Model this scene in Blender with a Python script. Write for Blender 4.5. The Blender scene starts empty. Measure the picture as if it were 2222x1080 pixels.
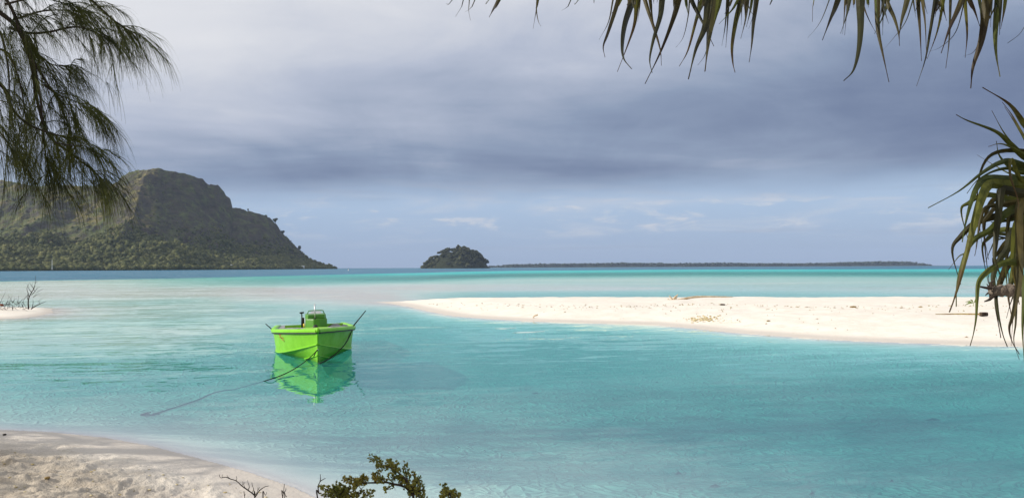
import bpy, math, random
import numpy as np
from mathutils import Vector, Matrix, Euler

random.seed(7)
RNG = np.random.default_rng(11)
R = math.radians
SC = bpy.context.scene
COL = SC.collection

# ---------------------------------------------------------------- camera
CAM_Z = 2.1
FPX = 1744.0                      # focal length in photo pixels (photo is 2222 wide)
PITCH, ROLL = R(1.307), R(-0.239)
cam_d = bpy.data.cameras.new('camera')
cam = bpy.data.objects.new('camera', cam_d)
COL.objects.link(cam)
cam_d.sensor_width = 36.0
cam_d.lens = 36.0 * FPX / 2222.0
cam_d.clip_start, cam_d.clip_end = 0.05, 60000.0
cam.location = (0, 0, CAM_Z)
CAM_R = Matrix.Rotation(R(90) + PITCH, 3, 'X') @ Matrix.Rotation(ROLL, 3, 'Z')
cam.rotation_euler = CAM_R.to_euler()
SC.camera = cam

# ---------------------------------------------------------------- sun and sky
SUN_EL = R(25.5)
SUN_H = Vector((-0.98, -0.20, 0)).normalized()
TO_SUN = Vector((SUN_H.x * math.cos(SUN_EL), SUN_H.y * math.cos(SUN_EL), math.sin(SUN_EL)))
sun_d = bpy.data.lights.new('sun', 'SUN')
sun_d.energy = 5.0
sun_d.angle = R(0.53)
sun_d.color = (1.0, 0.93, 0.82)
sun = bpy.data.objects.new('sun', sun_d)
COL.objects.link(sun)
sun.rotation_euler = (-TO_SUN).to_track_quat('-Z', 'Y').to_euler()

SC.view_settings.view_transform = 'Standard'
SC.view_settings.look = 'None'
SC.view_settings.gamma = 1.0
SC.view_settings.exposure = 0.0
SC.render.engine = 'CYCLES'
SC.cycles.use_denoising = True
SC.cycles.max_bounces = 10
SC.cycles.diffuse_bounces = 3
SC.cycles.glossy_bounces = 3
SC.cycles.transparent_max_bounces = 24
SC.cycles.volume_bounces = 0
SC.cycles.caustics_reflective = False
SC.cycles.sample_clamp_indirect = 4.0


class NT:
    """small helper to write node trees"""
    def __init__(self, tree):
        self.t = tree
        self.n = tree.nodes
        self.l = tree.links

    def put(self, sock, v):
        if v is None:
            return
        if isinstance(v, bpy.types.NodeSocket):
            self.l.new(v, sock)
        else:
            if isinstance(v, (tuple, list)) and len(v) == 3 and sock.type == 'RGBA':
                v = (*v, 1.0)
            sock.default_value = v

    def node(self, typ, ins=None, **kw):
        nd = self.n.new(typ)
        for k, v in kw.items():
            setattr(nd, k, v)
        for k, v in (ins or {}).items():
            self.put(nd.inputs[k], v)
        return nd

    def m(self, op, a, b=None, c=None, clamp=False):
        nd = self.node('ShaderNodeMath', operation=op, use_clamp=clamp)
        self.put(nd.inputs[0], a)
        self.put(nd.inputs[1], b)
        self.put(nd.inputs[2], c)
        return nd.outputs[0]

    def vm(self, op, a, b=None):
        nd = self.node('ShaderNodeVectorMath', operation=op)
        self.put(nd.inputs[0], a)
        self.put(nd.inputs[1], b)
        return nd.outputs[0]

    def sep(self, v):
        nd = self.node('ShaderNodeSeparateXYZ', {0: v})
        return nd.outputs[0], nd.outputs[1], nd.outputs[2]

    def comb(self, x, y, z):
        return self.node('ShaderNodeCombineXYZ', {0: x, 1: y, 2: z}).outputs[0]

    def noise(self, vec, scale, detail=4.0, rough=0.5, dist=0.0):
        return self.node('ShaderNodeTexNoise', {'Vector': vec, 'Scale': scale, 'Detail': detail,
                                                'Roughness': rough, 'Distortion': dist}).outputs[0]

    def ss(self, v, a, b, lo=0.0, hi=1.0):
        nd = self.node('ShaderNodeMapRange', {'Value': v, 'From Min': a, 'From Max': b, 'To Min': lo, 'To Max': hi},
                       interpolation_type='SMOOTHSTEP')
        return nd.outputs[0]

    def mix(self, f, a, b, blend='MIX'):
        nd = self.node('ShaderNodeMix', data_type='RGBA', blend_type=blend)
        self.put(nd.inputs[0], f)
        self.put(nd.inputs[6], a)
        self.put(nd.inputs[7], b)
        return nd.outputs[2]

    def attr(self, name):
        return self.node('ShaderNodeAttribute', attribute_name=name)


def srgb(r, g, b):
    f = lambda c: (c / 255 / 12.92) if c / 255 <= 0.04045 else ((c / 255 + 0.055) / 1.055) ** 2.4
    return (f(r), f(g), f(b))


world = bpy.data.worlds.new('World')
SC.world = world
world.use_nodes = True
w = NT(world.node_tree)
w.n.clear()
sky = w.node('ShaderNodeTexSky', sky_type='NISHITA', sun_disc=False, sun_elevation=SUN_EL,
             sun_rotation=math.atan2(SUN_H.x, SUN_H.y), air_density=1.0, dust_density=0.6, ozone_density=1.2)
bg_sky = w.node('ShaderNodeBackground', {'Color': sky.outputs[0], 'Strength': 0.10})
dirv = w.node('ShaderNodeTexCoord').outputs['Generated']
dx, dy, dz = w.sep(dirv)
dzc = w.m('MAXIMUM', dz, 0.0)
den = w.m('ADD', dzc, 0.07)
deck = w.comb(w.m('DIVIDE', dx, den), w.m('DIVIDE', dy, den), 0.0)   # cloud deck seen in perspective
SKY_OFF = (3.1, 1.7, 0.0)
n_big = w.noise(w.vm("ADD", w.vm("MULTIPLY", deck, (0.30, 0.34, 1)), SKY_OFF), 1.0, 4.0, 0.5, 0.4)
n_mid = w.noise(w.vm("ADD", w.vm("MULTIPLY", deck, (0.8, 1.0, 1)), (3.7, 1.3, 0)), 0.9, 8.0, 0.62, 0.5)
# brightness of the deck: towards the sun it is thin and bright
sunside = w.m('ADD', w.m('MULTIPLY', dx, -0.62), w.m('MULTIPLY', dy, -0.16))
b0 = w.m('ADD', w.m('MULTIPLY', sunside, 0.95), w.m('MULTIPLY', dzc, 1.55))
b1 = w.m('ADD', b0, w.m('MULTIPLY', w.m('SUBTRACT', n_big, 0.5), 1.25))
b2 = w.m('ADD', b1, w.m('MULTIPLY', w.m('SUBTRACT', n_mid, 0.5), 0.36))
n_lump = w.noise(w.vm('MULTIPLY', dirv, (4.5, 4.5, 10.0)), 1.0, 7.0, 0.58, 0.6)
b2 = w.m('ADD', b2, w.m('MULTIPLY', w.m('SUBTRACT', n_lump, 0.5), 0.42))
bright = w.ss(b2, -0.36, 0.74)
ramp = w.node('ShaderNodeValToRGB', {0: bright})
er = ramp.color_ramp
er.elements[0].position, er.elements[0].color = 0.0, (*srgb(104, 119, 151), 1)
er.elements[1].position, er.elements[1].color = 1.0, (*srgb(230, 231, 235), 1)
e = er.elements.new(0.30); e.color = (*srgb(140, 155, 181), 1)
e = er.elements.new(0.62); e.color = (*srgb(184, 192, 210), 1)
deck_col = ramp.outputs[0]
# lower edge of the deck
edge_n = w.noise(w.vm('MULTIPLY', dirv, (2.2, 2.2, 9.0)), 1.0, 4.0, 0.55)
ez = w.m('ADD', dz, w.m('MULTIPLY', w.m('SUBTRACT', edge_n, 0.5), 0.05))
ez = w.m('ADD', ez, w.m('MULTIPLY', dx, -0.008))
cover = w.ss(ez, 0.072, 0.125)
# band of thin cloud under the deck
wisp_n = w.noise(w.vm('MULTIPLY', dirv, (5.0, 5.0, 42.0)), 1.0, 6.0, 0.58, 0.5)
wisp = w.m('MULTIPLY', w.ss(wisp_n, 0.47, 0.72), w.m('MULTIPLY', w.ss(dz, 0.012, 0.045), w.ss(dz, 0.16, 0.09)))
puff_n = w.noise(w.vm('MULTIPLY', dirv, (14.0, 14.0, 60.0)), 1.0, 5.0, 0.6, 0.3)
puff = w.m('MULTIPLY', w.ss(puff_n, 0.52, 0.68), w.m('MULTIPLY', w.ss(dz, 0.03, 0.055), w.ss(dz, 0.095, 0.07)))
veil = w.mix(w.ss(dz, 0.0, 0.10), srgb(157, 180, 214), srgb(177, 201, 231))
veil = w.mix(w.ss(sunside, 0.0, 0.6), veil, srgb(196, 202, 220))
veil = w.mix(w.m('MULTIPLY', wisp, 0.7), veil, srgb(204, 211, 227))
veil = w.mix(w.m('MULTIPLY', puff, 0.95), veil, srgb(218, 220, 230))
strip_n = w.noise(w.vm('MULTIPLY', dirv, (2.5, 2.5, 70.0)), 1.0, 3.0, 0.5)
veil = w.mix(w.m('MULTIPLY', w.ss(strip_n, 0.56, 0.68), 0.35), veil, srgb(150, 165, 196))
bg_veil = w.node('ShaderNodeBackground', {'Color': veil, 'Strength': 1.0})
bg_deck = w.node('ShaderNodeBackground', {'Color': deck_col, 'Strength': 1.0})
m1 = w.node('ShaderNodeMixShader', {0: 0.88, 1: bg_sky.outputs[0], 2: bg_veil.outputs[0]})
m2 = w.node('ShaderNodeMixShader', {0: cover, 1: m1.outputs[0], 2: bg_deck.outputs[0]})
wo = w.node('ShaderNodeOutputWorld', {0: m2.outputs[0]})

# ---------------------------------------------------------------- general helpers


def ray(u, v):
    d = CAM_R @ Vector(((u - 1111.0) / FPX, -(v - 540.0) / FPX, -1.0))
    return d / d.y


def P(u, v, Y):
    """a photo pixel at a known distance Y (metres ahead)"""
    d = ray(u, v)
    return Vector((d.x * Y, Y, CAM_Z + d.z * Y))


def PZ(u, v, z=0.0):
    """a photo pixel on the level z"""
    d = ray(u, v)
    t = (z - CAM_Z) / d.z
    return Vector((d.x * t, t, z))


def U2X(u):
    return (u - 1111.0) / FPX


def _hash(ix, iy, seed):
    h = (ix.astype(np.int64) * 374761393 + iy.astype(np.int64) * 668265263 + seed * 1274126177) & 0x7fffffff
    h = ((h ^ (h >> 13)) * 1274126177) & 0x7fffffff
    return ((h ^ (h >> 16)) & 0xffff) / 65535.0


def vnoise(x, y, seed=0):
    x = np.asarray(x, float); y = np.asarray(y, float)
    ix, iy = np.floor(x), np.floor(y)
    fx, fy = x - ix, y - iy
    fx = fx * fx * fx * (fx * (fx * 6 - 15) + 10); fy = fy * fy * fy * (fy * (fy * 6 - 15) + 10)
    a = _hash(ix, iy, seed); b = _hash(ix + 1, iy, seed)
    c = _hash(ix, iy + 1, seed); d = _hash(ix + 1, iy + 1, seed)
    return (a * (1 - fx) + b * fx) * (1 - fy) + (c * (1 - fx) + d * fx) * fy


def fbm(x, y, seed=0, oct=4, gain=0.5):
    s, a, t = 0, 1.0, 0
    for i in range(oct):
        c, sn = math.cos(0.6 * i), math.sin(0.6 * i)
        xx, yy = x * c - y * sn, x * sn + y * c
        s = s + a * vnoise(xx * 2 ** i + 17.3 * i, yy * 2 ** i - 9.1 * i, seed + i); t += a; a *= gain
    return s / t          # 0..1


def sstep(x, a, b):
    t = np.clip((np.asarray(x, float) - a) / (b - a), 0, 1)
    return t * t * (3 - 2 * t)


def sdf(px, py, poly):
    """signed distance to a closed polygon, positive inside"""
    poly = np.asarray(poly, float)
    d2 = np.full(px.shape, 1e18)
    inside = np.zeros(px.shape, bool)
    n = len(poly)
    for i in range(n):
        a, b = poly[i], poly[(i + 1) % n]
        ex, ey = b - a
        t = np.clip(((px - a[0]) * ex + (py - a[1]) * ey) / (ex * ex + ey * ey + 1e-12), 0, 1)
        qx, qy = px - a[0] - t * ex, py - a[1] - t * ey
        d2 = np.minimum(d2, qx * qx + qy * qy)
        cond = ((a[1] > py) != (b[1] > py)) & (px < (b[0] - a[0]) * (py - a[1]) / (b[1] - a[1] + 1e-12) + a[0])
        inside ^= cond
    d = np.sqrt(d2)
    return np.where(inside, d, -d)


def smooth_line(pts, per=6):
    """Catmull-Rom through a list of vectors"""
    pts = [Vector(p) for p in pts]
    if len(pts) == 2:
        return [pts[0].lerp(pts[1], i / per) for i in range(per + 1)]
    ext = [pts[0] * 2 - pts[1]] + pts + [pts[-1] * 2 - pts[-2]]
    out = []
    for i in range(1, len(ext) - 2):
        p0, p1, p2, p3 = ext[i - 1], ext[i], ext[i + 1], ext[i + 2]
        for k in range(per):
            t = k / per
            out.append(0.5 * ((2 * p1) + (p2 - p0) * t + (2 * p0 - 5 * p1 + 4 * p2 - p3) * t * t
                              + (3 * p1 - p0 - 3 * p2 + p3) * t ** 3))
    out.append(pts[-1])
    return out


class MB:
    """collects faces; build() links them as one mesh object"""
    def __init__(self):
        self.v, self.f = [], []

    def add(self, verts, faces):
        o = len(self.v)
        self.v.extend([tuple(p) for p in verts])
        self.f.extend([tuple(i + o for i in f) for f in faces])

    def tube(self, pts, rad, n=6, cap=True):
        pts = [Vector(p) for p in pts]
        k = len(pts)
        if not isinstance(rad, (list, tuple)):
            rad = [rad] * k
        elif len(rad) == 2 and k != 2:
            rad = [rad[0] + (rad[1] - rad[0]) * i / (k - 1) for i in range(k)]
        vs, fs = [], []
        up = None
        for i, p in enumerate(pts):
            t = (pts[min(i + 1, k - 1)] - pts[max(i - 1, 0)])
            if t.length < 1e-9:
                t = Vector((0, 0, 1))
            t.normalize()
            if up is None:
                up = t.orthogonal().normalized()
            up = (up - t * up.dot(t))
            up = up.normalized() if up.length > 1e-6 else t.orthogonal().normalized()
            s = t.cross(up)
            for j in range(n):
                a = 2 * math.pi * j / n
                vs.append(p + (up * math.cos(a) + s * math.sin(a)) * rad[i])
        for i in range(k - 1):
            for j in range(n):
                a, b = i * n + j, i * n + (j + 1) % n
                fs.append((a, b, b + n, a + n))
        if cap:
            fs.append(tuple(range(n - 1, -1, -1)))
            fs.append(tuple(range((k - 1) * n, k * n)))
        self.add(vs, fs)

    def box(self, c, s, rz=0.0):
        c = Vector(c)
        M = Matrix.Rotation(rz, 3, 'Z')
        vs = [c + M @ Vector((sx * s[0] / 2, sy * s[1] / 2, sz * s[2] / 2))
              for sx in (-1, 1) for sy in (-1, 1) for sz in (-1, 1)]
        self.add(vs, [(0, 1, 3, 2), (4, 6, 7, 5), (0, 4, 5, 1), (2, 3, 7, 6), (0, 2, 6, 4), (1, 5, 7, 3)])

    def prism(self, outline, z0, z1, inset=0.0):
        n = len(outline)
        c = sum((Vector((x, y)) for x, y in outline), Vector((0, 0))) / n
        top = [Vector(p).lerp(c, inset) for p in outline]
        vs = [(x, y, z0) for x, y in outline] + [(p.x, p.y, z1) for p in top]
        fs = [(i, (i + 1) % n, n + (i + 1) % n, n + i) for i in range(n)]
        fs += [tuple(range(n - 1, -1, -1)), tuple(range(n, 2 * n))]
        self.add(vs, fs)

    def mesh(self, name, mat, smooth=False):
        me = bpy.data.meshes.new(name)
        me.from_pydata(self.v, [], self.f)
        me.materials.append(mat)
        if smooth:
            me.polygons.foreach_set('use_smooth', [True] * len(me.polygons))
        me.update()
        return me

    def build(self, name, mat, parent=None, smooth=False):
        o = bpy.data.objects.new(name, self.mesh(name, mat, smooth))
        COL.objects.link(o)
        o.parent = parent
        return o


def bevel(o, width, seg=2):
    md = o.modifiers.new('bevel', 'BEVEL')
    md.width, md.segments, md.limit_method = width, seg, 'ANGLE'
    return o


def tag(o, label=None, cat=None, group=None, kind=None):
    if label: o['label'] = label
    if cat: o['category'] = cat
    if group: o['group'] = group
    if kind: o['kind'] = kind
    return o


def empty(name, loc=(0, 0, 0), rz=0.0):
    o = bpy.data.objects.new(name, None)
    o.empty_display_size = 0.2
    COL.objects.link(o)
    o.location = loc
    o.rotation_euler.z = rz
    return o


def np_mesh(name, verts, quads, mat, normals=None, smooth=True):
    me = bpy.data.meshes.new(name)
    verts = np.asarray(verts, np.float32); quads = np.asarray(quads, np.int32)
    me.vertices.add(len(verts)); me.vertices.foreach_set('co', verts.ravel())
    k = quads.shape[1]
    me.loops.add(len(quads) * k); me.loops.foreach_set('vertex_index', quads.ravel())
    me.polygons.add(len(quads))
    me.polygons.foreach_set('loop_start', np.arange(0, len(quads) * k, k, dtype=np.int32))
    if smooth:
        me.polygons.foreach_set('use_smooth', np.ones(len(quads), bool))
    me.update(calc_edges=True)
    if normals is not None:
        me.normals_split_custom_set_from_vertices(np.asarray(normals, np.float32).tolist())
    me.materials.append(mat)
    o = bpy.data.objects.new(name, me)
    COL.objects.link(o)
    return o


def float_attr(o, name, vals):
    a = o.data.attributes.new(name, 'FLOAT', 'POINT')
    a.data.foreach_set('value', np.asarray(vals, np.float32))


# ---------------------------------------------------------------- materials


def new_mat(name):
    m = bpy.data.materials.new(name)
    m.use_nodes = True
    t = NT(m.node_tree)
    t.n.clear()
    out = t.node('ShaderNodeOutputMaterial')
    return m, t, out


def pbr(name, col, rough=0.6, spec=0.4, var=0.15, scale=6.0, bump=0.0, bscale=40.0, metal=0.0, col2=None, trans=0.0,
        coat=0.0):
    m, t, out = new_mat(name)
    pos = t.node('ShaderNodeTexCoord').outputs['Object']
    n = t.noise(pos, scale, 5.0, 0.6)
    c2 = col2 if col2 else tuple(c * (1 - var) for c in col)
    c1 = col if col2 else tuple(min(1, c * (1 + var * 0.6)) for c in col)
    cc = t.mix(t.ss(n, 0.35, 0.65), c1, c2)
    b = t.node('ShaderNodeBsdfPrincipled', {'Base Color': cc, 'Roughness': rough, 'Metallic': metal,
                                            'Specular IOR Level': spec, 'Coat Weight': coat})
    if bump:
        bn = t.node('ShaderNodeBump', {'Height': t.noise(pos, bscale, 4.0, 0.6), 'Strength': bump, 'Distance': 0.02})
        t.l.new(bn.outputs[0], b.inputs['Normal'])
    sh = b.outputs[0]
    if trans:
        tr = t.node('ShaderNodeBsdfTranslucent', {'Color': cc})
        sh = t.node('ShaderNodeMixShader', {0: trans, 1: sh, 2: tr.outputs[0]}).outputs[0]
    t.l.new(sh, out.inputs[0])
    return m


def sand_material():
    m, t, out = new_mat('coral_sand')
    pos = t.node('ShaderNodeNewGeometry').outputs['Position']
    x, y, z = t.sep(pos)
    n1 = t.noise(pos, 1.3, 5.0, 0.6)
    n2 = t.noise(pos, 22.0, 3.0, 0.6)
    n3 = t.noise(t.vm('MULTIPLY', pos, (0.5, 1.6, 1)), 4.5, 5.0, 0.62)
    dry = t.mix(t.ss(n1, 0.3, 0.7), (0.79, 0.745, 0.675), (0.73, 0.675, 0.595))
    dry = t.mix(t.m('MULTIPLY', t.ss(n3, 0.5, 0.75), 0.45), dry, (0.55, 0.47, 0.37))
    dry = t.mix(t.m('MULTIPLY', t.ss(n2, 0.55, 0.8), 0.30), dry, (0.50, 0.43, 0.35))
    # churned dry sand of the near beach is greyer and coarser than the washed bank
    coarse = t.attr('coarse').outputs['Fac']
    dry = t.mix(t.m('MULTIPLY', coarse, 0.82), dry, t.mix(t.ss(n3, 0.4, 0.7), (0.40, 0.345, 0.275), (0.33, 0.275, 0.21)))
    # damp sand just above the water
    zz = t.m('ADD', z, t.m('MULTIPLY', t.m('SUBTRACT', n1, 0.5), 0.05))
    damp = t.ss(zz, 0.085, 0.02)
    col = t.mix(t.m('MULTIPLY', damp, 0.7), dry, (0.50, 0.45, 0.40))
    under = t.ss(z, 0.0, -0.06)
    patch = t.ss(t.noise(t.vm('MULTIPLY', pos, (0.6, 1.2, 1)), 0.6, 5.0, 0.6), 0.55, 0.75)
    bed = t.mix(t.m('MULTIPLY', patch, 0.3), (0.68, 0.665, 0.61), (0.50, 0.50, 0.42))
    specks = t.ss(t.noise(pos, 5.0, 3.0, 0.7), 0.70, 0.78)
    bed = t.mix(t.m('MULTIPLY', specks, 0.35), bed, (0.22, 0.21, 0.15))
    col = t.mix(under, col, bed)
    # relief: grains and small clods when dry, a ridge net imitating caustic light on the bed
    h_dry = t.m('ADD', t.m('MULTIPLY', t.noise(pos, 7.0, 6.0, 0.65), t.m('ADD', 0.02, t.m('MULTIPLY', coarse, 0.07))), t.m('MULTIPLY', n2, 0.006))
    warp = t.node('ShaderNodeTexNoise', {'Vector': pos, 'Scale': 1.1, 'Detail': 2.0})
    wv = t.vm('ADD', pos, t.vm('MULTIPLY', t.vm('SUBTRACT', warp.outputs['Color'], (0.5, 0.5, 0.5)), (0.9, 0.9, 0)))
    vor = t.node('ShaderNodeTexVoronoi', {'Vector': t.vm('MULTIPLY', wv, (5.5, 7.5, 0.0)), 'Scale': 1.0},
                 feature='DISTANCE_TO_EDGE')
    h_bed = t.m('MULTIPLY', t.ss(vor.outputs['Distance'], 0.20, 0.0), 0.060)
    h = t.m('ADD', t.m('MULTIPLY', h_dry, t.m('SUBTRACT', 1.0, under)), t.m('MULTIPLY', h_bed, t.m('MULTIPLY', under, t.ss(z, -0.1, -0.4))))
    bn = t.node('ShaderNodeBump', {'Height': h, 'Strength': 0.8, 'Distance': 1.0})
    rough = t.m('SUBTRACT', 0.95, t.m('MULTIPLY', damp, 0.35))
    b = t.node('ShaderNodeBsdfPrincipled', {'Base Color': col, 'Roughness': rough, 'Specular IOR Level': 0.15,
                                            'Normal': bn.outputs[0]})
    t.l.new(b.outputs[0], out.inputs[0])
    return m


def water_material():
    m, t, out = new_mat('lagoon_water')
    pos = t.node('ShaderNodeNewGeometry').outputs['Position']
    D = t.attr('depth').outputs['Fac']
    A = t.attr('ripple').outputs['Fac']
    ex = lambda k: t.m('POWER', 2.718282, t.m('MULTIPLY', D, -k))
    tint = t.node('ShaderNodeCombineColor', {0: ex(2.1), 1: ex(0.29), 2: ex(0.43)}).outputs[0]
    ramp = t.node('ShaderNodeValToRGB', {0: t.m('DIVIDE', D, 6.0)})
    er = ramp.color_ramp
    er.elements[0].position, er.elements[0].color = 0.0, (0.06, 0.30, 0.29, 1)
    er.elements[1].position, er.elements[1].color = 1.0, (0.030, 0.145, 0.235, 1)
    e = er.elements.new(0.20); e.color = (0.040, 0.58, 0.57, 1)
    e = er.elements.new(0.34); e.color = (0.030, 0.42, 0.45, 1)
    e = er.elements.new(0.60); e.color = (0.030, 0.16, 0.26, 1)
    # body colour: light scattered back inside the water
    body = t.node('ShaderNodeBsdfDiffuse', {'Color': ramp.outputs[0]})
    clear = t.node('ShaderNodeBsdfTransparent', {'Color': tint})
    bf = t.m('SUBTRACT', 1.0, t.m('POWER', 2.718282, t.m('MULTIPLY', t.m('ADD', t.m('MULTIPLY', D, 0.35), t.m('MULTIPLY', t.m('MULTIPLY', D, D), 0.5)), -1.0)))
    inner = t.node('ShaderNodeMixShader', {0: bf, 1: clear.outputs[0], 2: body.outputs[0]})
    # ripples: the slope of the surface, so that it stays rough however far away it is seen
    rot = t.node('ShaderNodeVectorRotate', {'Vector': pos, 'Angle': R(-12)}, rotation_type='Z_AXIS').outputs[0]

    def slopes(scale, sx, sy, amp, detail, dist):
        nz = t.node('ShaderNodeTexNoise', {'Vector': t.vm('MULTIPLY', rot, (sx, sy, 1)), 'Scale': scale, 'Detail': detail,
                                           'Roughness': 0.55, 'Distortion': dist}).outputs['Color']
        return t.vm('MULTIPLY', t.vm('SUBTRACT', nz, (0.5, 0.5, 0.5)), (amp * 0.7, amp, 0.0))
    swell = slopes(0.8, 0.16, 1.0, 0.30, 3.0, 0.5)
    mid = slopes(1.35, 0.42, 1.7, 0.34, 3.0, 0.6)
    fine = slopes(4.6, 0.7, 1.6, 0.22, 3.0, 0.4)
    gust = t.ss(t.noise(t.vm('MULTIPLY', rot, (0.05, 0.22, 1)), 1.0, 3.0, 0.5), 0.35, 0.65, 0.5, 1.25)
    sl = t.vm('ADD', t.vm('ADD', mid, fine), t.vm('MULTIPLY', swell, (1.0, 1.0, 0)))
    k = t.m('MULTIPLY', A, gust)
    sl = t.vm('MULTIPLY', sl, t.comb(k, k, 0.0))
    sx_, sy_, _z = t.sep(sl)
    roll = t.ss(A, 0.35, 1.1)
    sy2 = t.m('ADD', t.m('MULTIPLY', sy_, t.m('SUBTRACT', 1.0, roll)), t.m('MULTIPLY', t.m('ABSOLUTE', sy_), t.m('MULTIPLY', roll, -1.15)))
    nrm = t.vm('NORMALIZE', t.comb(sx_, sy2, 1.0))
    fr = t.node('ShaderNodeFresnel', {'IOR': 1.333, 'Normal': nrm}).outputs[0]
    # a rough surface hides and shadows its own steepest glances
    fr = t.m('MINIMUM', fr, t.ss(A, 0.6, 3.6, 0.48, 0.26))
    gl = t.node('ShaderNodeBsdfGlossy', {'Color': (1, 1, 1), 'Roughness': 0.02, 'Normal': nrm})
    top = t.node('ShaderNodeMixShader', {0: fr, 1: inner.outputs[0], 2: gl.outputs[0]})
    t.l.new(top.outputs[0], out.inputs[0])
    return m


def foliage_far(name, a, b, c, scale=0.05):
    m, t, out = new_mat(name)
    pos = t.node('ShaderNodeNewGeometry').outputs['Position']
    r = t.attr('tone').outputs['Fac']
    n = t.noise(pos, scale * 9, 4.0, 0.65)
    col = t.mix(r, a, b)
    col = t.mix(t.ss(n, 0.4, 0.7), col, c)
    bn = t.node('ShaderNodeBump', {'Height': t.noise(pos, scale * 14, 4.0, 0.7), 'Strength': 1.0, 'Distance': 3.0})
    bs = t.node('ShaderNodeBsdfPrincipled', {'Base Color': col, 'Roughness': 0.9, 'Specular IOR Level': 0.1,
                                             'Normal': bn.outputs[0]})
    t.l.new(bs.outputs[0], out.inputs[0])
    return m


def mountain_material():
    m, t, out = new_mat('mountain_ground')
    g = t.node('ShaderNodeNewGeometry')
    pos = g.outputs['Position']
    steep = t.attr('steep').outputs['Fac']
    hgt = t.attr('rise_lit_side').outputs['Fac']
    n1 = t.noise(pos, 0.011, 6.0, 0.65)
    n2 = t.noise(pos, 0.05, 6.0, 0.7)
    n3 = t.noise(t.vm('MULTIPLY', pos, (1, 1, 3.5)), 0.03, 6.0, 0.7)
    green = t.mix(t.ss(n2, 0.35, 0.65), (0.115, 0.135, 0.054), (0.066, 0.084, 0.036))
    grass = t.mix(t.ss(n2, 0.4, 0.7), (0.24, 0.20, 0.080), (0.15, 0.145, 0.060))
    rock = t.mix(t.ss(n3, 0.35, 0.7), (0.088, 0.076, 0.064), (0.044, 0.041, 0.038))
    c = t.mix(t.m('MULTIPLY', t.ss(n1, 0.46, 0.62), t.ss(hgt, 0.15, 0.45)), green, grass)
    crest = t.attr('crest').outputs['Fac']
    c = t.mix(t.m('MULTIPLY', crest, 0.75), c, grass)
    c = t.mix(t.m('MULTIPLY', steep, t.ss(n2, 0.28, 0.58)), c, rock)
    h = t.m('ADD', t.noise(pos, 0.09, 7.0, 0.7), t.m('MULTIPLY', n3, 0.6))
    bn = t.node('ShaderNodeBump', {'Height': h, 'Strength': 1.0, 'Distance': 6.0})
    b = t.node('ShaderNodeBsdfPrincipled', {'Base Color': c, 'Roughness': 0.95, 'Specular IOR Level': 0.1,
                                            'Normal': bn.outputs[0]})
    t.l.new(b.outputs[0], out.inputs[0])
    return m


def leaf_material(name, green, tip, streak, trans=0.25):
    """strap leaf: green at the base, dry and brown towards the tip (attribute 'along')"""
    m, t, out = new_mat(name)
    pos = t.node('ShaderNodeTexCoord').outputs['Object']
    al = t.attr('along').outputs['Fac']
    oi = t.node('ShaderNodeObjectInfo').outputs['Random']
    n = t.noise(t.vm('MULTIPLY', pos, (9, 9, 3)), 3.0, 5.0, 0.6)
    base = t.mix(oi, green, streak)
    base = t.mix(t.ss(n, 0.45, 0.75), base, tuple(c * 0.55 for c in green))
    k = t.m('ADD', al, t.m('MULTIPLY', t.m('SUBTRACT', n, 0.5), 0.5))
    k = t.m('ADD', k, t.m('MULTIPLY', t.m('SUBTRACT', oi, 0.5), 0.5))
    col = t.mix(t.ss(k, 0.68, 1.05), base, tip)
    b = t.node('ShaderNodeBsdfPrincipled', {'Base Color': col, 'Roughness': 0.5, 'Specular IOR Level': 0.22})
    tr = t.node('ShaderNodeBsdfTranslucent', {'Color': col})
    mx = t.node('ShaderNodeMixShader', {0: trans, 1: b.outputs[0], 2: tr.outputs[0]})
    t.l.new(mx.outputs[0], out.inputs[0])
    return m


M_SAND = sand_material()
M_WATER = water_material()
M_MOUNT = mountain_material()
M_FOREST = foliage_far('hill_forest', (0.085, 0.102, 0.040), (0.23, 0.225, 0.090), (0.050, 0.062, 0.028))
M_ISLET = foliage_far('islet_forest', (0.042, 0.050, 0.025), (0.120, 0.120, 0.055), (0.030, 0.036, 0.020))
M_FARF = foliage_far('far_forest', (0.030, 0.042, 0.026), (0.050, 0.062, 0.034), (0.024, 0.032, 0.022))
M_BARK = pbr('grey_bark', (0.115, 0.088, 0.068), 0.9, 0.2, 0.4, 9.0, 0.8, 30.0)
M_TWIG = pbr('dark_twig', (0.045, 0.034, 0.027), 0.9, 0.2, 0.3, 20.0)
M_NEEDLE = pbr('casuarina_needle', (0.036, 0.044, 0.013), 0.6, 0.25, 0.2, 3.5, col2=(0.105, 0.115, 0.022), trans=0.3)
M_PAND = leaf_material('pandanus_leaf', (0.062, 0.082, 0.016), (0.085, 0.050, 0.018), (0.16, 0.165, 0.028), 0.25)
M_PAND2 = leaf_material('dry_pandanus_leaf', (0.026, 0.028, 0.010), (0.034, 0.022, 0.012), (0.070, 0.056, 0.014), 0.10)

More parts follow.
